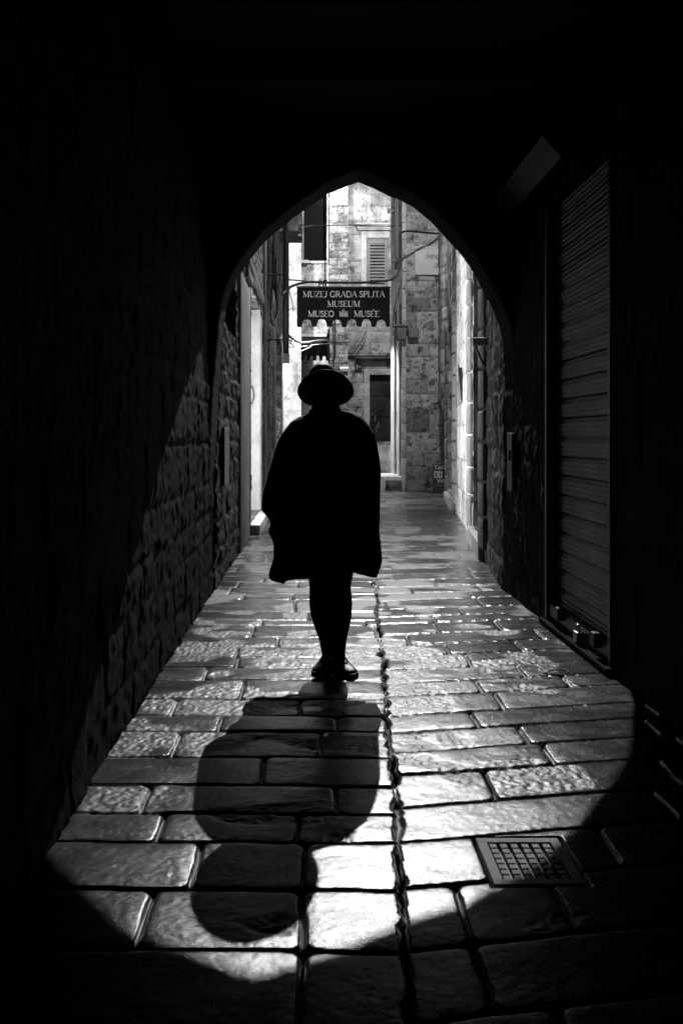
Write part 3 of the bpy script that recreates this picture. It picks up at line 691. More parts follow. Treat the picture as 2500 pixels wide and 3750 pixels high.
# ---------------------------------------------------------------- lettering
STROKES = {  # serif capitals: (x, y) polylines with a weight (1 thick, 0 thin); width
 'A': (.72, [(0, [(.06, 0), (.36, 1)]), (1, [(.36, 1), (.66, 0)]), (0, [(.17, .36), (.54, .36)])], [(.06, 0), (.66, 0)]),
 'C': (.68, [(1, [(.62, .8), (.5, .96), (.36, 1), (.18, .9), (.07, .65), (.07, .38), (.18, .1), (.38, 0), (.54, .05), (.64, .2)])], []),
 'D': (.74, [(1, [(.12, 0), (.12, 1)]), (.6, [(.12, 1), (.38, 1), (.6, .85), (.68, .5), (.6, .15), (.38, 0), (.12, 0)])], [(.12, 0), (.12, 1)]),
 'E': (.60, [(1, [(.12, 0), (.12, 1)]), (0, [(.12, 1), (.55, 1), (.56, .86)]), (0, [(.12, .52), (.42, .52)]), (0, [(.12, 0), (.56, 0), (.58, .16)])], [(.12, 0), (.12, 1)]),
 'G': (.76, [(1, [(.64, .8), (.5, .97), (.36, 1), (.18, .9), (.07, .65), (.07, .38), (.18, .1), (.38, 0), (.56, .06), (.62, .14)]), (1, [(.63, .08), (.63, .42)])], [(.63, .42)]),
 'I': (.34, [(1, [(.17, 0), (.17, 1)])], [(.17, 0), (.17, 1)]),
 'J': (.42, [(1, [(.26, 1), (.26, .2), (.2, .03), (.08, -.03), (.02, .06)])], [(.26, 1)]),
 'L': (.60, [(1, [(.12, 0), (.12, 1)]), (0, [(.12, 0), (.56, 0), (.58, .2)])], [(.12, 0), (.12, 1)]),
 'M': (.92, [(0, [(.14, 0), (.14, 1)]), (1, [(.14, 1), (.45, .05)]), (0, [(.45, .05), (.78, 1)]), (1, [(.78, 1), (.78, 0)])], [(.14, 0), (.78, 0), (.12, 1), (.8, 1)]),
 'O': (.76, [(1, [(.36, 1), (.17, .9), (.06, .65), (.06, .36), (.17, .1), (.36, 0)]), (1, [(.36, 0), (.57, .1), (.67, .35), (.67, .64), (.57, .9), (.36, 1)])], []),
 'P': (.58, [(1, [(.12, 0), (.12, 1)]), (.5, [(.12, 1), (.36, 1), (.5, .88), (.5, .62), (.36, .47), (.12, .47)])], [(.12, 0), (.12, 1)]),
 'R': (.68, [(1, [(.12, 0), (.12, 1)]), (.5, [(.12, 1), (.36, 1), (.5, .88), (.5, .64), (.36, .5), (.12, .5)]), (1, [(.32, .5), (.62, 0)])], [(.12, 0), (.12, 1), (.62, 0)]),
 'S': (.54, [(.8, [(.44, .8), (.36, .96), (.24, 1), (.1, .9), (.08, .72), (.2, .58), (.36, .47), (.46, .3), (.42, .1), (.26, 0), (.12, .05), (.06, .22)])], []),
 'T': (.62, [(1, [(.3, 0), (.3, 1)]), (0, [(.03, .84), (.04, 1), (.56, 1), (.57, .84)])], [(.3, 0)]),
 'U': (.74, [(1, [(.12, 1), (.12, .28), (.2, .06), (.36, 0)]), (0, [(.36, 0), (.54, .06), (.62, .28), (.62, 1)])], [(.12, 1), (.62, 1)]),
 'V': (.7, [(1, [(.06, 1), (.35, 0)]), (0, [(.35, 0), (.64, 1)])], [(.06, 1), (.64, 1)]),
 'Z': (.62, [(0, [(.06, .84), (.07, 1), (.52, 1)]), (1, [(.52, 1), (.06, 0)]), (0, [(.06, 0), (.53, 0), (.55, .18)])], []),
 ' ': (.3, [], [])}
def text_mesh(m, txt, x0, x1, z, cap, y, thin=.045, thick=.13, serif=True, depth=.004):
    """letters as flat raised strokes facing the camera side (-Y)"""
    wd = sum(STROKES[{'É': 'E', 'Ć': 'C'}.get(c, c)][0] for c in txt)*cap; sx = (x1-x0)/wd; x = x0; eps = 0
    def seg(ax, az, bx, bz, w):
        nonlocal eps
        d = Vector((bx-ax, bz-az)); L = d.length or 1e-6; d /= L; nn = Vector((-d.y, d.x))*w/2; e = d*w*.25
        q = [(ax-e.x+nn.x, az-e.y+nn.y), (bx+e.x+nn.x, bz+e.y+nn.y), (bx+e.x-nn.x, bz+e.y-nn.y), (ax-e.x-nn.x, az-e.y-nn.y)]
        eps = (eps+.00007) % .0021
        m.poly(q, lambda px, pz, dd: (px, y-depth-eps+dd, pz), depth)
    for c in txt:
        b = {'É': 'E', 'Ć': 'C'}.get(c, c); w_, sts, ser = STROKES[b]
        for (wt, pts) in sts:
            wdt = (thin+(thick-thin)*wt)*cap
            for p, q in zip(pts, pts[1:]): seg(x+p[0]*cap*sx, z+p[1]*cap, x+q[0]*cap*sx, z+q[1]*cap, wdt)
        if serif:
            for (px, pz) in ser: seg(x+(px-.1)*cap*sx, z+pz*cap*.97+.015*cap, x+(px+.1)*cap*sx, z+pz*cap*.97+.015*cap, thin*cap)
        if c in 'ÉĆ': seg(x+.28*cap*sx, z+1.1*cap, x+.42*cap*sx, z+1.3*cap, thin*1.6*cap)
        x += w_*cap*sx
# museum banner
BY = 16.0
def banner():
    z1 = P(0, 1049, BY)[2]; zb = P(0, 1196, BY)[2]; x0 = P(1087, 0, BY)[0]; x1 = P(1427, 0, BY)[0]
    B = thing('museum_banner', ((x0+x1)/2, BY, zb), 'black museum banner with a scalloped hem hung across the alley', 'banner')
    k = .4464
    nts = [P(1000+c*k, 0, BY)[0] for c in (276, 398, 522, 645, 766, 885)]
    m = valance_cloth(x0, x1, z1, zb, .128, nts, .172, BY+.008, .012, .03)
    m.build('cloth', BLACK, B)
    fr = MB().tube([(x0-.01, BY+.015, z1), (x1+.01, BY+.015, z1)], .014); fr.build('top_rail', METAL_D, B)
    hk = MB()
    for px in (1168, 1184, 1193): hk.tube([P(px, 1049, BY), P(px+2, 1024, BY)], .012)
    hk.ball(P(1178, 1034, BY), (.045, .03, .04), 10, 8); hk.build('hanger', METAL_D, B)
    t = MB(); c = lambda a: P(1000+a*k, 0, BY)[0]; zz = lambda py: P(0, py, BY)[2]
    cap = 21/F*BY
    text_mesh(t, 'MUZEJ GRADA SPLITA', c(243), c(915), zz(1087), cap, BY)
    text_mesh(t, 'MUSEUM', c(443), c(712), zz(1122.5), cap, BY)
    text_mesh(t, 'MUSEO', c(285), c(500), zz(1159), cap, BY)
    text_mesh(t, 'MUSÉE', c(660), c(873), zz(1159), cap, BY)
    t.build('lettering', SIGNTXT, B)
    e = MB(); ex = c(578); ez = zz(1159); W = .145
    e.box(ex-W/2, ex+W/2, BY-.004, BY, ez+.005, ez+.07)
    for i in range(9): e.box(ex-W/2+.003+i*.0163, ex-W/2+.011+i*.0163, BY-.0042, BY, ez-.002, ez+.006)
    for i, hgt in ((0, .098), (1, .082), (2, .108), (3, .135), (4, .108), (5, .082), (6, .098)):
        e.box(ex-W/2+i*.0207, ex-W/2+i*.0207+(.016 if i != 3 else .014), BY-.0038, BY, ez+.068, ez+hgt)
    e.build('emblem', EMB, B)
SIGNTXT = plain('grey_sign_lettering', .34, .7, var=.25)
EMB = plain('dim_emblem_print', .2, .7, var=.6)
banner()
# street plaque
def plaque():
    y = 24.5; a = P(1519, 1005, 24.42); b = P(1668, 900, 24.42)
    Q = thing('street_plaque', (a[0], y, a[2]), 'pale stone street name plaque with incised capitals on the corner building', 'plaque')
    m = MB(); m.box(a[0], b[0], 24.44, 24.52, a[2], b[2], bev=.008); m.build('slab', PLQ, Q)
    f = MB(); w_ = .055
    f.box(a[0]+.0, b[0], 24.425, 24.44, b[2]-w_, b[2], bev=.008).box(a[0], b[0], 24.425, 24.44, a[2], a[2]+w_, bev=.008).box(a[0], a[0]+w_, 24.424, 24.44, a[2]+w_, b[2]-w_, bev=.008).box(b[0]-w_, b[0], 24.424, 24.44, a[2]+w_, b[2]-w_, bev=.008)
    f.build('moulding', PLQ, Q)
    t = MB(); cap = 17/F*24.4
    text_mesh(t, 'PAPALIĆEVA', P(1560, 0, 24.4)[0], P(1560+96, 0, 24.4)[0], P(0, 947, 24.4)[2], cap, 24.44, .1, .12, False)
    text_mesh(t, 'ULICA', P(1589, 0, 24.4)[0], P(1589+44, 0, 24.4)[0], P(0, 979, 24.4)[2], cap, 24.44, .1, .12, False)
    t.build('lettering', plain('dark_incised_letters', .07, .8), Q)
PLQ = plain('pale_plaque_stone', .42, .6, bump=.1, var=.12)
plaque()
# toilet sign board on the ground
def toilet():
    y = 23.6; a = P(1583, 1786, y); b = P(1640, 1700, y)
    S = thing('toilet_sign', (a[0], y, 0), 'dark toilet sign with two white figures standing on the ground at the far wall', 'sign')
    MB().box(a[0], b[0], y, y+.03, .02, b[2], bev=.004).build('board', plain('dark_signboard', .03, .45), S)
    for x in (a[0]+.03, b[0]-.05): MB().box(x, x+.02, y+.03, y+.2, 0, .3).build('leg', METAL_D, S)
    def txt(s, x, z, size):
        cu = bpy.data.curves.new('t', 'FONT'); cu.body = s; cu.size = size; cu.extrude = .002; cu.offset = .002
        o = bpy.data.objects.new('t', cu); C.objects.link(o); bpy.context.view_layer.update()
        me = bpy.data.meshes.new_from_object(o.evaluated_get(bpy.context.evaluated_depsgraph_get()))
        bpy.data.objects.remove(o); me.transform(Matrix.Translation((x, y-.003, z)) @ Matrix.Rotation(R(90), 4, 'X'))
        return link('lettering', me, LETTER, S)
    txt('Toilet', P(1588, 0, y)[0], P(0, 1719, y)[2], .155); txt('WC', P(1599, 0, y)[0], P(0, 1769, y)[2], .155)
    f = MB()
    for k in range(2):
        x0 = P(1588.5+16*k, 0, y)[0]; x1 = P(1602.5+16*k, 0, y)[0]; f.box(x0, x1, y-.004, y, P(0, 1750, y)[2], P(0, 1726, y)[2], bev=.001)
    f.build('pictogram_ground', LETTER, S)
    gm = plain('pictogram_black', .01, .6)
    for k in range(2):
        g = MB(); cx = P(1595.5+16*k, 0, y)[0]; cz = P(0, 1738, y)[2]
        g.ball((cx, y-.006, cz+.055), (.014, .004, .014), 10, 6); wdt = .05 if k == 0 else .034
        g.poly([(cx-.018, cz+.038), (cx+.018, cz+.038), (cx+wdt/2, cz-.02), (cx+.011, cz-.02), (cx+.009, cz-.07), (cx-.009, cz-.07), (cx-.011, cz-.02), (cx-wdt/2, cz-.02)], lambda x, z, d: (x, y-.008+d, z), .004); g.build('pictogram_figure', gm, S)
    MB().box(P(1592, 0, y)[0], b[0]-.03, y-.004, y, P(0, 1777, y)[2]-.006, P(0, 1777, y)[2]).build('underline', LETTER, S)
toilet()

# ---------------------------------------------------------------- cables and pipes
def cable(pts, r, label, mat=RUBBER, n=6, sub=8, name='cable', wob=.0):
    p = [Vector(q) for q in pts]; out = []
    for i in range(len(p)-1):
        a = p[max(i-1, 0)]; b = p[i]; c_ = p[i+1]; d = p[min(i+2, len(p)-1)]
        for k in range(sub):
            t = k/sub; out.append(.5*((2*b)+(c_-a)*t+(2*a-5*b+4*c_-d)*t*t+(-a+3*b-3*c_+d)*t**3))
    out.append(p[-1]); m = MB(); m.tube(out, r, n)
    return tag(m.build(name, mat, smooth=True), label, 'cable', 'cables strung over the alley')
Y1, Y2 = 18.0, 24.2
def lerpP(l, ya, yb):
    n = len(l)-1; return [P(x, y, ya+(yb-ya)*i/n) for i, (x, y) in enumerate(l)]
cable(lerpP([(1037, 1078), (1060, 1052), (1090, 1040), (1135, 1032), (1200, 1034), (1290, 1034), (1370, 1031), (1425, 1025), (1452, 1008), (1466, 970), (1467, 900), (1465, 862), (1473, 849), (1500, 846), (1560, 851), (1605, 855)], 16.8, 24.3), .026, 'thick black cable curving over the banner and up the corner to the plaque wall')
cable(lerpP([(1060, 1024), (1100, 1027), (1160, 1034), (1250, 1036), (1340, 1036), (1400, 1030), (1440, 1018), (1455, 1000)], 17, 24.2), .014, 'thinner black cable sagging just above the top of the banner')
cable(lerpP([(1098, 822), (1130, 823), (1200, 824), (1280, 823), (1350, 826), (1420, 827), (1468, 826)], 23.5, 24.3), .014, 'thin cable crossing high in front of the black window')
cable(lerpP([(1098, 832), (1140, 826), (1200, 823)], 23.5, 26), .010, 'pale thin wire dipping at the left end of the high crossing cable', WIRE_W)
cable(lerpP([(1040, 1240), (1075, 1250), (1120, 1252), (1180, 1245), (1230, 1254), (1276, 1252)], 27, 30), .02, 'black cable slung across in front of the notched awning')
cable(lerpP([(1058, 1230), (1085, 1247), (1110, 1254), (1160, 1248), (1200, 1243)], 26.5, 29.5), .04, 'heavy drooping black cable bundle above the notched awning')
cable(lerpP([(1062, 1272), (1110, 1268), (1150, 1262), (1210, 1256)], 27, 30), .012, 'pale wire strung under the heavy cable bundle', WIRE_W)
cable(lerpP([(1100, 1286), (1125, 1275), (1150, 1262), (1180, 1258)], 27, 30), .010, 'pale wire looping over the notched awning', WIRE_W)
cable(lerpP([(1470, 1015), (1468, 1040), (1455, 1080), (1440, 1150), (1437, 1230)], 24.2, 24.25), .012, 'thin black wire dropping from the corner down to the stone corbel')
cable(lerpP([(1345, 1185), (1335, 1225), (1310, 1270), (1285, 1295)], 35.7, 35.8), .012, 'thin wire slanting down the far pale facade')
cable(lerpP([(1226, 1160), (1227, 1260), (1226, 1310), (1210, 1322)], 35.4, 35.45), .03, 'black cable running down the far brick pier')
cable(lerpP([(1275, 1260), (1256, 1285), (1262, 1302), (1275, 1300)], 35.4, 35.45), .012, 'small wire loop hanging at the edge of the far pier')
cable(lerpP([(1005, 920), (998, 960), (997, 1040), (991, 1130), (994, 1180), (1006, 1192)], 17.5, 18), .016, 'long black cable loop hanging down the left wall', wob=.01)
cable(lerpP([(1010, 940), (1008, 1000), (1012, 1080), (1014, 1140), (1006, 1162)], 17.5, 18), .02, 'second thicker cable of the hanging loop on the left wall')
cable(lerpP([(1033, 1012), (1045, 1035), (1046, 1060), (1040, 1067)], 17.2, 17.4), .009, 'white wire curl beside the top of the drainpipe', WIRE_W)
cable(lerpP([(1030, 1010), (1052, 1030), (1058, 1060), (1070, 1110), (1074, 1140)], 17.2, 17.5), .009, 'long white wire drooping past the drainpipe', WIRE_W)
cable(lerpP([(1028, 970), (1027, 1010), (1022, 1040), (1028, 1068)], 17.2, 17.4), .02, 'pale tangled wire bundle on the left wall', WIRE_W)
cable(lerpP([(1057, 1132), (1075, 1126), (1082, 1130), (1072, 1134), (1058, 1134)], 17.2, 17.4), .006, 'tiny white wire tie around the drainpipe', WIRE_W)
cable(lerpP([(1057, 1240), (1070, 1262), (1062, 1255), (1078, 1270), (1056, 1266), (1068, 1245), (1056, 1250)], 26.0, 26.4), .012, 'tangle of white wires beside the drainpipe foot', WIRE_W)
pipeP = P(1045, 1300, 17.1)
DP = thing('drainpipe', pipeP, 'thick black pipe hanging down the left wall with a small box at its foot', 'pipe')
MB().tube([P(1047, 1318, 17.1), P(1047, 1075, 17.1), P(1046, 860, 17.1), P(1044, 600, 17.1)], .058, 14).build('pipe', METAL_D, DP, smooth=True)
q = P(1047, 1322, 17.0); MB().box(q[0]-.06, q[0]+.06, 16.95, 17.1, q[2]-.03, q[2]+.14, bev=.008).build('meter_box', plain('stickered_box', .12, .5, var=.9, bscale=25), DP)
MB().tube([(-.86, 17.1, 4.4), (q[0], 17.1, 4.4)], .015).build('pipe_bracket', METAL_D, DP); MB().tube([(-.86, 17.1, 3.2), (q[0], 17.1, 3.2)], .015).build('pipe_bracket', METAL_D, DP)
ins = MB(); ins.ball(P(1062, 1024, 17.2), .02, 8, 6); tag(ins.build('insulator', WIRE_W), 'small white insulator where the banner cable meets the left wall', 'insulator')
lampw = MB(); lampw.ball(P(1097, 861, 23.6), (.06, .05, .035), 10, 6); tag(lampw.build('wall_bracket_cap', FRAME_P), 'small pale cap on the rough upper corner at the left', 'cap')

# ---------------------------------------------------------------- lanterns and added lamps (all out of the picture or behind the banner)
def lantern(pos, watts, label, hang=None, radius=.05):
    L = thing('street_lantern', pos, label, 'lamp', 'street lanterns over the alley'); x, y, z = pos
    b = MB(); b.tube([(x, y, z+.20), (x, y, z+.33)], .16, 12, .04); b.build('lamp_cap', METAL_D, L)
    if hang: MB().tube([(x, y, z+.32), hang], .018).build('lamp_arm', METAL_D, L)
    MB().ball((x, y, z+.14), .05, 12, 8).build('bulb', glow('lamp_glass', 20), L)
    ld = bpy.data.lights.new('lamp_light', 'POINT'); ld.energy = watts; ld.shadow_soft_size = radius
    lo = bpy.data.objects.new('lamp_light', ld); C.objects.link(lo); lo.location = (x, y, z); 
    return L
def flood(pos, watts, target, name, label, cone, blend, arm, rad=.08, cat='lamp'):
    """shaded lamp head with an open front"""
    x, y, z = pos; d = (Vector(target)-Vector(pos)).normalized(); rq = d.to_track_quat('-Z', 'Y')
    L = thing(name, pos, label, cat); mt = Matrix.Translation(pos) @ rq.to_matrix().to_4x4()
    h = MB(); rg = [[h.bm.verts.new(mt @ Vector((r_*math.cos(a), r_*math.sin(a), zz))) for a in np.linspace(0, 2*math.pi, 20, endpoint=False)] for r_, zz in ((.24, .02), (.23, .10), (.12, .24), (.03, .27), (.11, .225), (.22, .09), (.232, .02))]
    for A, B in zip(rg, rg[1:]):
        for q in range(20): h.bm.faces.new((A[q], A[(q+1) % 20], B[(q+1) % 20], B[q]))
    h.build('lamp_shade', METAL_D, L, smooth=True)
    MB().tube([mt @ Vector((0, 0, .25)), mt @ Vector((0, 0, .4)), arm], .02).build('lamp_arm', METAL_D, L)
    MB().ball(mt @ Vector((0, 0, .13)), .05, 12, 8).build('bulb', glow('lamp_glass', 20), L)
    ld = bpy.data.lights.new('lamp_light', 'SPOT'); ld.energy = watts; ld.shadow_soft_size = rad; ld.spot_size = R(cone); ld.spot_blend = blend
    lo = bpy.data.objects.new('lamp_light', ld); C.objects.link(lo); lo.location = pos; lo.rotation_euler = rq.to_euler()
flood(*FLOOD, (.25, 2.6, 0), 'floodlight', 'strong floodlight high above the alley aimed down at the archway', 78, 1.0, (RX(20.8), 21.2, 12.2), .045)
flood(*LAMP_WALL, (2.9, 24.6, 4.6), 'shaded_lamp', 'shaded wall lantern above the alley aimed at the street plaque wall', 125, .6, (RX(18.6), 18.6, 8.9))
flood(*LAMP_FAR, (.95, 35.9, 6.0), 'shaded_lamp', 'shaded lantern high in front of the rough far pier', 120, .6, (.95, 35.6, 12.3))
flood(*ADDED_PENDANT, (.45, 27.9, 0), 'added_pendant', 'added shaded pendant lamp brightening the far paving, unseen behind the museum banner', 135, .25, (.45, 28.0, 7.0), .1)
flood(*ADDED_YARD, (2.2, 36, 5.0), 'shaded_lamp', 'added unseen shaded lamp high over the crossing brightening the far facade', 125, .6, (2.46, 28.2, 11.9))
lantern(*LAMP_CROSS, 'street lantern round the left corner of the crossing', (-4.6, 33.7, 5.3), .08)

# ---------------------------------------------------------------- the walking figure
PY = 5.6
def person():
    H = thing('person', (.12, PY, 0), 'person in a wide-brimmed hat and a loose black cape walking towards the camera', 'person')
    def X(px): return (px-VX)*PY/F
    def Z(py): return CAMH-(py-VY)*PY/F
    m = MB()
    def cap(a, b, r1, r2, n=14, s=8):
        a = Vector(a); b = Vector(b)
        m.tube([a.lerp(b, k/s) for k in range(s+1)], r1, n, r2); m.ball(a, r1, 14, 10); m.ball(b, r2, 14, 10)
    def chain(pts):
        for (a, ra), (b, rb) in zip(pts, pts[1:]): cap(a, b, ra, rb)
    # torso and neck
    chain([((.11, PY+.03, .80), .155), ((.10, PY+.03, 1.0), .15), ((.09, PY+.03, 1.18), .165), ((.09, PY+.03, 1.34), .12)])
    m.ball((.09, PY+.03, 1.36), (.21, .10, .075)); m.ball((.11, PY+.04, .82), (.18, .13, .15))
    chain([((.09, PY+.02, 1.38), .066), ((.09, PY, 1.50), .060)])
    # head, bowed forwards
    rx = Matrix.Rotation(R(-8), 3, 'X')
    hc = Vector((.092, PY-.01, 1.575))
    def hp(x, y, z): return hc+rx @ Vector((x, y, z))
    m.ball(hp(0, .012, .02), (.076, .094, .098), rot=rx); m.ball(hp(0, -.028, -.045), (.056, .062, .066), rot=rx)
    m.ball(hp(0, -.062, -.088), (.024, .020, .018), rot=rx)                       # chin
    m.tube([hp(0, -.084, .02), hp(0, -.104, -.03)], .010, 8, .015); m.ball(hp(0, -.106, -.032), (.015, .013, .012))
    for s in (-1, 1):
        m.ball(hp(.031*s, -.082, .012), (.017, .010, .011), rot=rx); m.ball(hp(.033*s, -.084, .034), (.024, .010, .008), rot=rx)
        m.ball(hp(.040*s, -.064, -.02), (.020, .018, .018), rot=rx)
        m.ball(hp(.079*s, .012, -.01), (.010, .020, .033), rot=rx)
    m.ball(hp(0, -.088, -.060), (.026, .010, .006), rot=rx); m.ball(hp(0, -.086, -.070), (.022, .010, .007), rot=rx)
    # arms, forearms brought to the pockets under the cape
    for s in (-1, 1):
        sx = .09+s*.20
        chain([((sx, PY+.03, 1.36), .052), ((sx+.055*s, PY+.07, 1.08), .044), ((sx+.01*s, PY-.06, .88), .030)])
        w_ = Vector((sx+.01*s, PY-.06, .88)); d = Vector((-.35*s, -.35, -.86)).normalized(); side = Vector((-s, .35, .2)).normalized()
        m.ball(w_+d*.055, (.038, .020, .048))
        for k, (L1, off) in enumerate(((.070, -.027), (.080, -.009), (.074, .009), (.058, .026))):
            b0 = w_+d*.09+side*off; b1 = b0+d*L1*.5+Vector((0, .004, 0)); b2 = b1+(d+Vector((0, .5, 0))).normalized()*L1*.5
            cap(b0, b1, .0095, .0085, 8, 3); cap(b1, b2, .0085, .007, 8, 3)
        t0 = w_+d*.03-side*.030; cap(t0, t0+d*.035-side*.02, .012, .0095, 8, 3); cap(t0+d*.035-side*.02, t0+d*.065-side*.018, .0095, .008, 8, 3)
    # legs: feet nearly in line, one in front of the other
    lx = X(1180); 
    chain([((.035, PY+.03, .82), .115), ((X(1172), PY+.02, .60), .082), ((X(1172), PY+.0, .50), .066), ((X(1173), PY+.03, .40), .070), ((X(1177), PY+.035, .33), .068), ((X(1195), PY+.03, .18), .046), ((X(1200), PY+.02, .085), .036)])
    chain([((.185, PY+.03, .82), .115), ((X(1246), PY+.0, .60), .082), ((X(1244), PY-.02, .50), .066), ((X(1249), PY-.01, .40), .068), ((X(1248), PY+.0, .32), .066), ((X(1242), PY-.02, .18), .044), ((X(1241), PY-.03, .085), .036)])
    m.ball((X(1195), PY+.0, .05), (.04, .08, .04)); m.ball((X(1244), PY-.05, .05), (.04, .08, .04))
    body = m.build('body', SKIN, H)
    bpy.context.view_layer.update()
    md = body.modifiers.new('r', 'REMESH'); md.mode = 'VOXEL'; md.voxel_size = .0055
    s_ = body.modifiers.new('s', 'SMOOTH'); s_.iterations = 3; s_.factor = .5
    dg = bpy.context.evaluated_depsgraph_get(); me = bpy.data.meshes.new_from_object(body.evaluated_get(dg))
    body.modifiers.clear(); body.data = me; me.materials.clear(); me.materials.append(SKIN); me.materials.append(CLOTH)
    zs = np.zeros(len(me.vertices)*3, np.float32); me.vertices.foreach_get('co', zs); zs = zs.reshape(-1, 3)
    mi = []
    for p_ in me.polygons:
        z = zs[p_.vertices[0], 2]; mi.append(1 if (z < 1.0 and not (abs(zs[p_.vertices[0], 0]-.1) > .16)) else 0)
    me.polygons.foreach_set('material_index', mi); me.polygons.foreach_set('use_smooth', [True]*len(mi))
    # cape from the outline of the figure
    k = .4145
    Lf = [(1136, 1500), (1133, 1516), (1118, 1524), (1095, 1530), (1066, 1549), (1041, 1582), (1020, 1619), (1007, 1665), (997, 1698), (983, 1748), (970, 1797), (962, 1835), (960, 1866), (972, 1881), (983, 1893), (994, 1911), (993, 1925), (987, 1940), (987, 1952), (995, 1968), (1005, 1990), (1005, 2046), (996, 2075), (988, 2100)]
    Rt = [(1242, 1500), (1250, 1510), (1268, 1512), (1298, 1514), (1322, 1528), (1347, 1557), (1368, 1590), (1378, 1632), (1385, 1673), (1391, 1723), (1390, 1760), (1389, 1797), (1388, 1840), (1387, 1880), (1385, 1951), (1391, 1996), (1396, 2054), (1391, 2076), (1384, 2090)]
    Ly = np.array([p[1] for p in Lf], float); Lx = np.array([p[0] for p in Lf], float); Ry = np.array([p[1] for p in Rt], float); Rx_ = np.array([p[0] for p in Rt], float)
    # hem in front, by angle: pixel height of the lower edge against pixel x
    hx = np.array([960, 986, 1004, 1028, 1044, 1066, 1090, 1124, 1200, 1290, 1300, 1320, 1339, 1364, 1378, 1392, 1400.]); hy = np.array([2108, 2114, 2121, 2122, 2124, 2112, 2106, 2105, 2092, 2081, 2087, 2092, 2097, 2108, 2111, 2086, 2075.])
    nr = 110; na = 160; V = []
    for i in range(nr):
        u = i/(nr-1)
        for a_ in range(na):
            th = 2*math.pi*a_/na; ct, st_ = math.cos(th), math.sin(th)
            # hem at this side, from a first guess of x
            xh = 1190+200*ct; hem = np.interp(xh, hx, hy)+(9*math.sin(5*th+1)+5*math.sin(11*th) if st_ > 0 else 0)
            y_ = 1500+(hem-1500)*(u**.92)
            yl = min(y_, 2100); l = np.interp(yl, Ly, Lx); r = np.interp(yl, Ry, Rx_)
            cx = (l+r)/2; hw = (r-l)/2
            zz = Z(y_); frac = max(0, min(1, (1.46-zz)/.9))
            dep = .085+.10*min(1, (1.53-zz)/.14)**.6 + .035*frac if zz < 1.53 else .085
            dep = min(dep, hw*PY/F*1.02+.01)
            fold = (1+(.07*math.sin(7*th+.6)+.045*math.sin(13*th+2+2*u))*frac*min(1, abs(st_)*1.6))
            px = cx+hw*np.sign(ct)*abs(ct)**.92*(1-.05*frac*(1-abs(ct))*math.sin(11*th)**2)
            V.append(((px-VX)*PY/F, PY+.02+dep*fold*st_, zz))
    V = np.array(V); idx = np.arange(nr*na).reshape(nr, na); nx = np.roll(idx, -1, 1)
    f = np.stack([idx[:-1], nx[:-1], nx[1:], idx[1:]], -1).reshape(-1, 4)
    ce_ = link('cape', mesh_np(V, f), CLOTH, H)
    so = ce_.modifiers.new('t', 'SOLIDIFY'); so.thickness = .007
    # toggle hanging from the hem, collar
    t = MB(); t.tube([P(1032, 2115, PY-.05), P(1033, 2128, PY-.05)], .005, 8, .009); t.ball(P(1036, 2133, PY-.05), (.011, .008, .011), 8, 6); t.build('toggle', LEATHER, ce_)
    c_ = MB(); ring = []
    for (z, rx_, ry, yo) in ((1.44, .12, .105, .03), (1.49, .098, .09, .02), (1.535, .088, .085, .02), (1.54, .082, .078, .02), (1.46, .085, .08, .02)):
        ring.append([c_.bm.verts.new((.088+rx_*math.cos(a), PY+yo+ry*math.sin(a), z+.015*math.sin(a)+(.008*math.sin(2*a)))) for a in np.linspace(0, 2*math.pi, 40, endpoint=False)])
    for A, B in zip(ring, ring[1:]):
        for q in range(40): c_.bm.faces.new((A[q], A[(q+1) % 40], B[(q+1) % 40], B[q]))
    c_.build('collar', CLOTH, ce_, smooth=True)
    # hat, tipped forwards: crown with a pinch, curved brim
    ha = MB(); tilt = Matrix.Rotation(R(-35), 3, 'X'); hc2 = Vector((.0915, PY+.005, 1.692))
    def hq(x, y, z): return hc2+tilt @ Vector((x, y, z))
    n = 56; prof = [(.096, -.004, 0), (.094, .02, 0), (.090, .05, 0), (.091, .092, 0), (.086, .118, 0), (.074, .138, 0), (.050, .150, 0), (.022, .154, 0), (.002, .155, 0)]
    brim = [(.082, -.004), (.115, -.006), (.135, -.008), (.155, -.009), (.168, -.008), (.170, -.004), (.168, -.001), (.135, -.001), (.084, .003)]
    def bz(r, a, z):
        side = math.cos(a)**2; fr = -math.sin(a)
        return z+(r-.098)/.07*(-.014*side+.014*max(0, fr)**3)
    R1 = []
    for (r, z) in brim:
        R1.append([ha.bm.verts.new(hq(r*math.cos(a), r*1.04*math.sin(a), bz(r, a, z))) for a in np.linspace(0, 2*math.pi, n, endpoint=False)])
    R1.append(R1[0])
    for A, B in zip(R1, R1[1:]):
        for q in range(n): ha.bm.faces.new((A[q], A[(q+1) % n], B[(q+1) % n], B[q]))
    R2 = []
    for (r, z, _) in prof:
        row = []
        for a in np.linspace(0, 2*math.pi, n, endpoint=False):
            x = r*1.04*math.cos(a); y = r*1.1*math.sin(a); zz = z
            zz -= .007*math.exp(-(x/.022)**2)*max(0, min(1, (z-.06)/.04))                # top crease
            x *= 1-.12*math.exp(-((y+.055)/.04)**2)*max(0, min(1, (z-.04)/.05))          # front pinch
            x -= .012*max(0, z-.03)/.08*1; row.append(ha.bm.verts.new(hq(x, y, zz)))
        R2.append(row)
    for A, B in zip(R2, R2[1:]):
        for q in range(n): ha.bm.faces.new((A[q], A[(q+1) % n], B[(q+1) % n], B[q]))
    ha.bm.faces.new(R2[-1])
    hat = ha.build('hat', CLOTH, H, smooth=True)
    bd = MB(); rr = []
    for (r, z) in ((.0985, .002), (.0975, .028)):
        rr.append([bd.bm.verts.new(hq(r*.935*math.cos(a), r*1.1*math.sin(a), z)) for a in np.linspace(0, 2*math.pi, n, endpoint=False)])
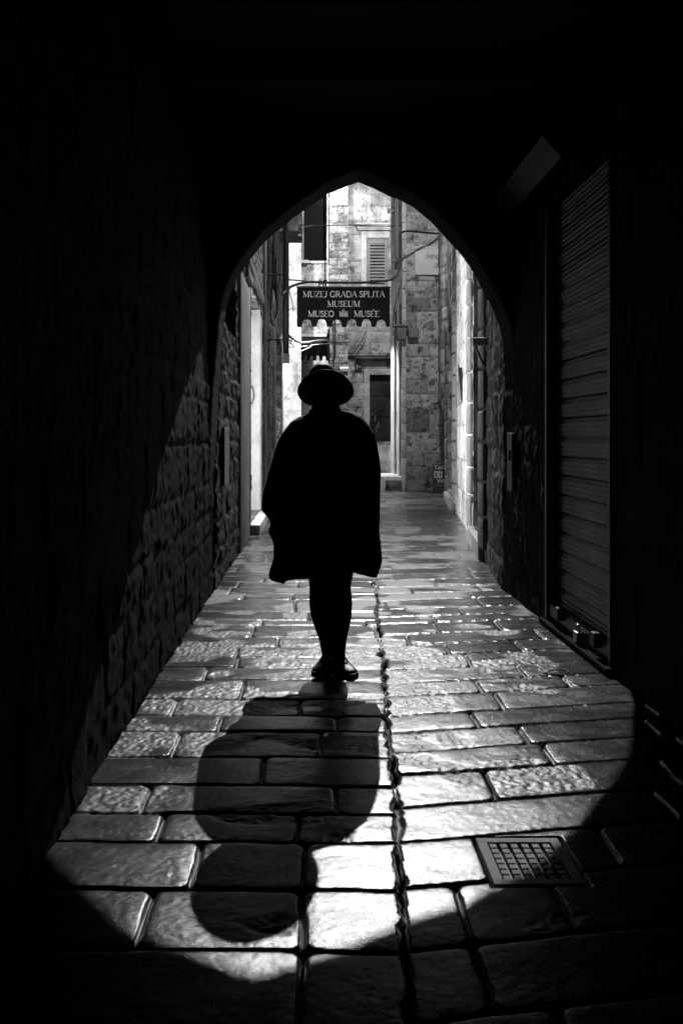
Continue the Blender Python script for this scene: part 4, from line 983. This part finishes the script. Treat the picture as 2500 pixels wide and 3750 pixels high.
    for q in range(n): bd.bm.faces.new((rr[0][q], rr[0][(q+1) % n], rr[1][(q+1) % n], rr[1][q]))
    bd.build('hat_band', BLACK, hat, smooth=True)
    hr = MB(); hr.ball(hp(0, .03, .0), (.084, .088, .09), rot=rx); hr.build('hair', CLOTH, H, smooth=True)
    # shoes, toes pointing at the camera and splayed outwards
    def shoe(ax, ay, ang, L=.275, lift=0):
        rz = Matrix.Rotation(ang, 3, 'Z'); o = Vector((ax, ay, 0))
        secs = [(.07, .02, .030, .075), (.065, .0, .036, .098), (.03, 0, .038, .105), (-.01, 0, .037, .100), (-.055, 0, .040, .078), (-.10, 0, .046, .062), (-.145, 0, .047, .052), (-.178, 0, .038, .044), (-.197, 0, .018, .030)]
        s = MB(); prev = None
        for (y, _, w_, h) in secs:
            row = []
            for a in np.linspace(0, math.pi, 11): row.append(s.bm.verts.new(o+rz @ Vector((w_*math.cos(a)*(1 if abs(math.cos(a)) < .95 else 1), y, .026+(h-.026)*math.sin(a)**.8))))
            if prev:
                for q in range(10): s.bm.faces.new((prev[q], prev[q+1], row[q+1], row[q]))
                s.bm.faces.new((prev[0], row[0], row[10], prev[10]))
            else: first = row
            prev = row
        s.bm.faces.new(first); s.bm.faces.new(prev[::-1])
        sh = s.build('shoe', LEATHER, H, smooth=True)
        so_ = MB(); out = [(y, w_+.006) for (y, _, w_, h) in secs]
        pts = [(w_, y) for y, w_ in out]+[(0, -.208)]+[(-w_, y) for y, w_ in out[::-1]]+[(0, .082)]
        so_.poly(pts, lambda x, y, d: tuple(o+rz @ Vector((x, y, .0015+d))), .026); so_.build('sole', RUBBER, sh)
        lc = MB()
        for q in range(4):
            y = -.03-.022*q; h = .092-.012*q; lc.tube([o+rz @ Vector((-.022, y, h)), o+rz @ Vector((0, y-.004, h+.008)), o+rz @ Vector((.022, y, h))], .0025, 6)
        for sg_ in (-1, 1): lc.tube([o+rz @ Vector((.0, -.03, .104)), o+rz @ Vector((.028*sg_, -.035, .115)), o+rz @ Vector((.04*sg_, -.04, .085))], .0022, 6)
        lc.build('lace', RUBBER, sh)
    shoe(X(1196), PY+.02, R(-17)); shoe(X(1247), PY-.02, R(19))
person()
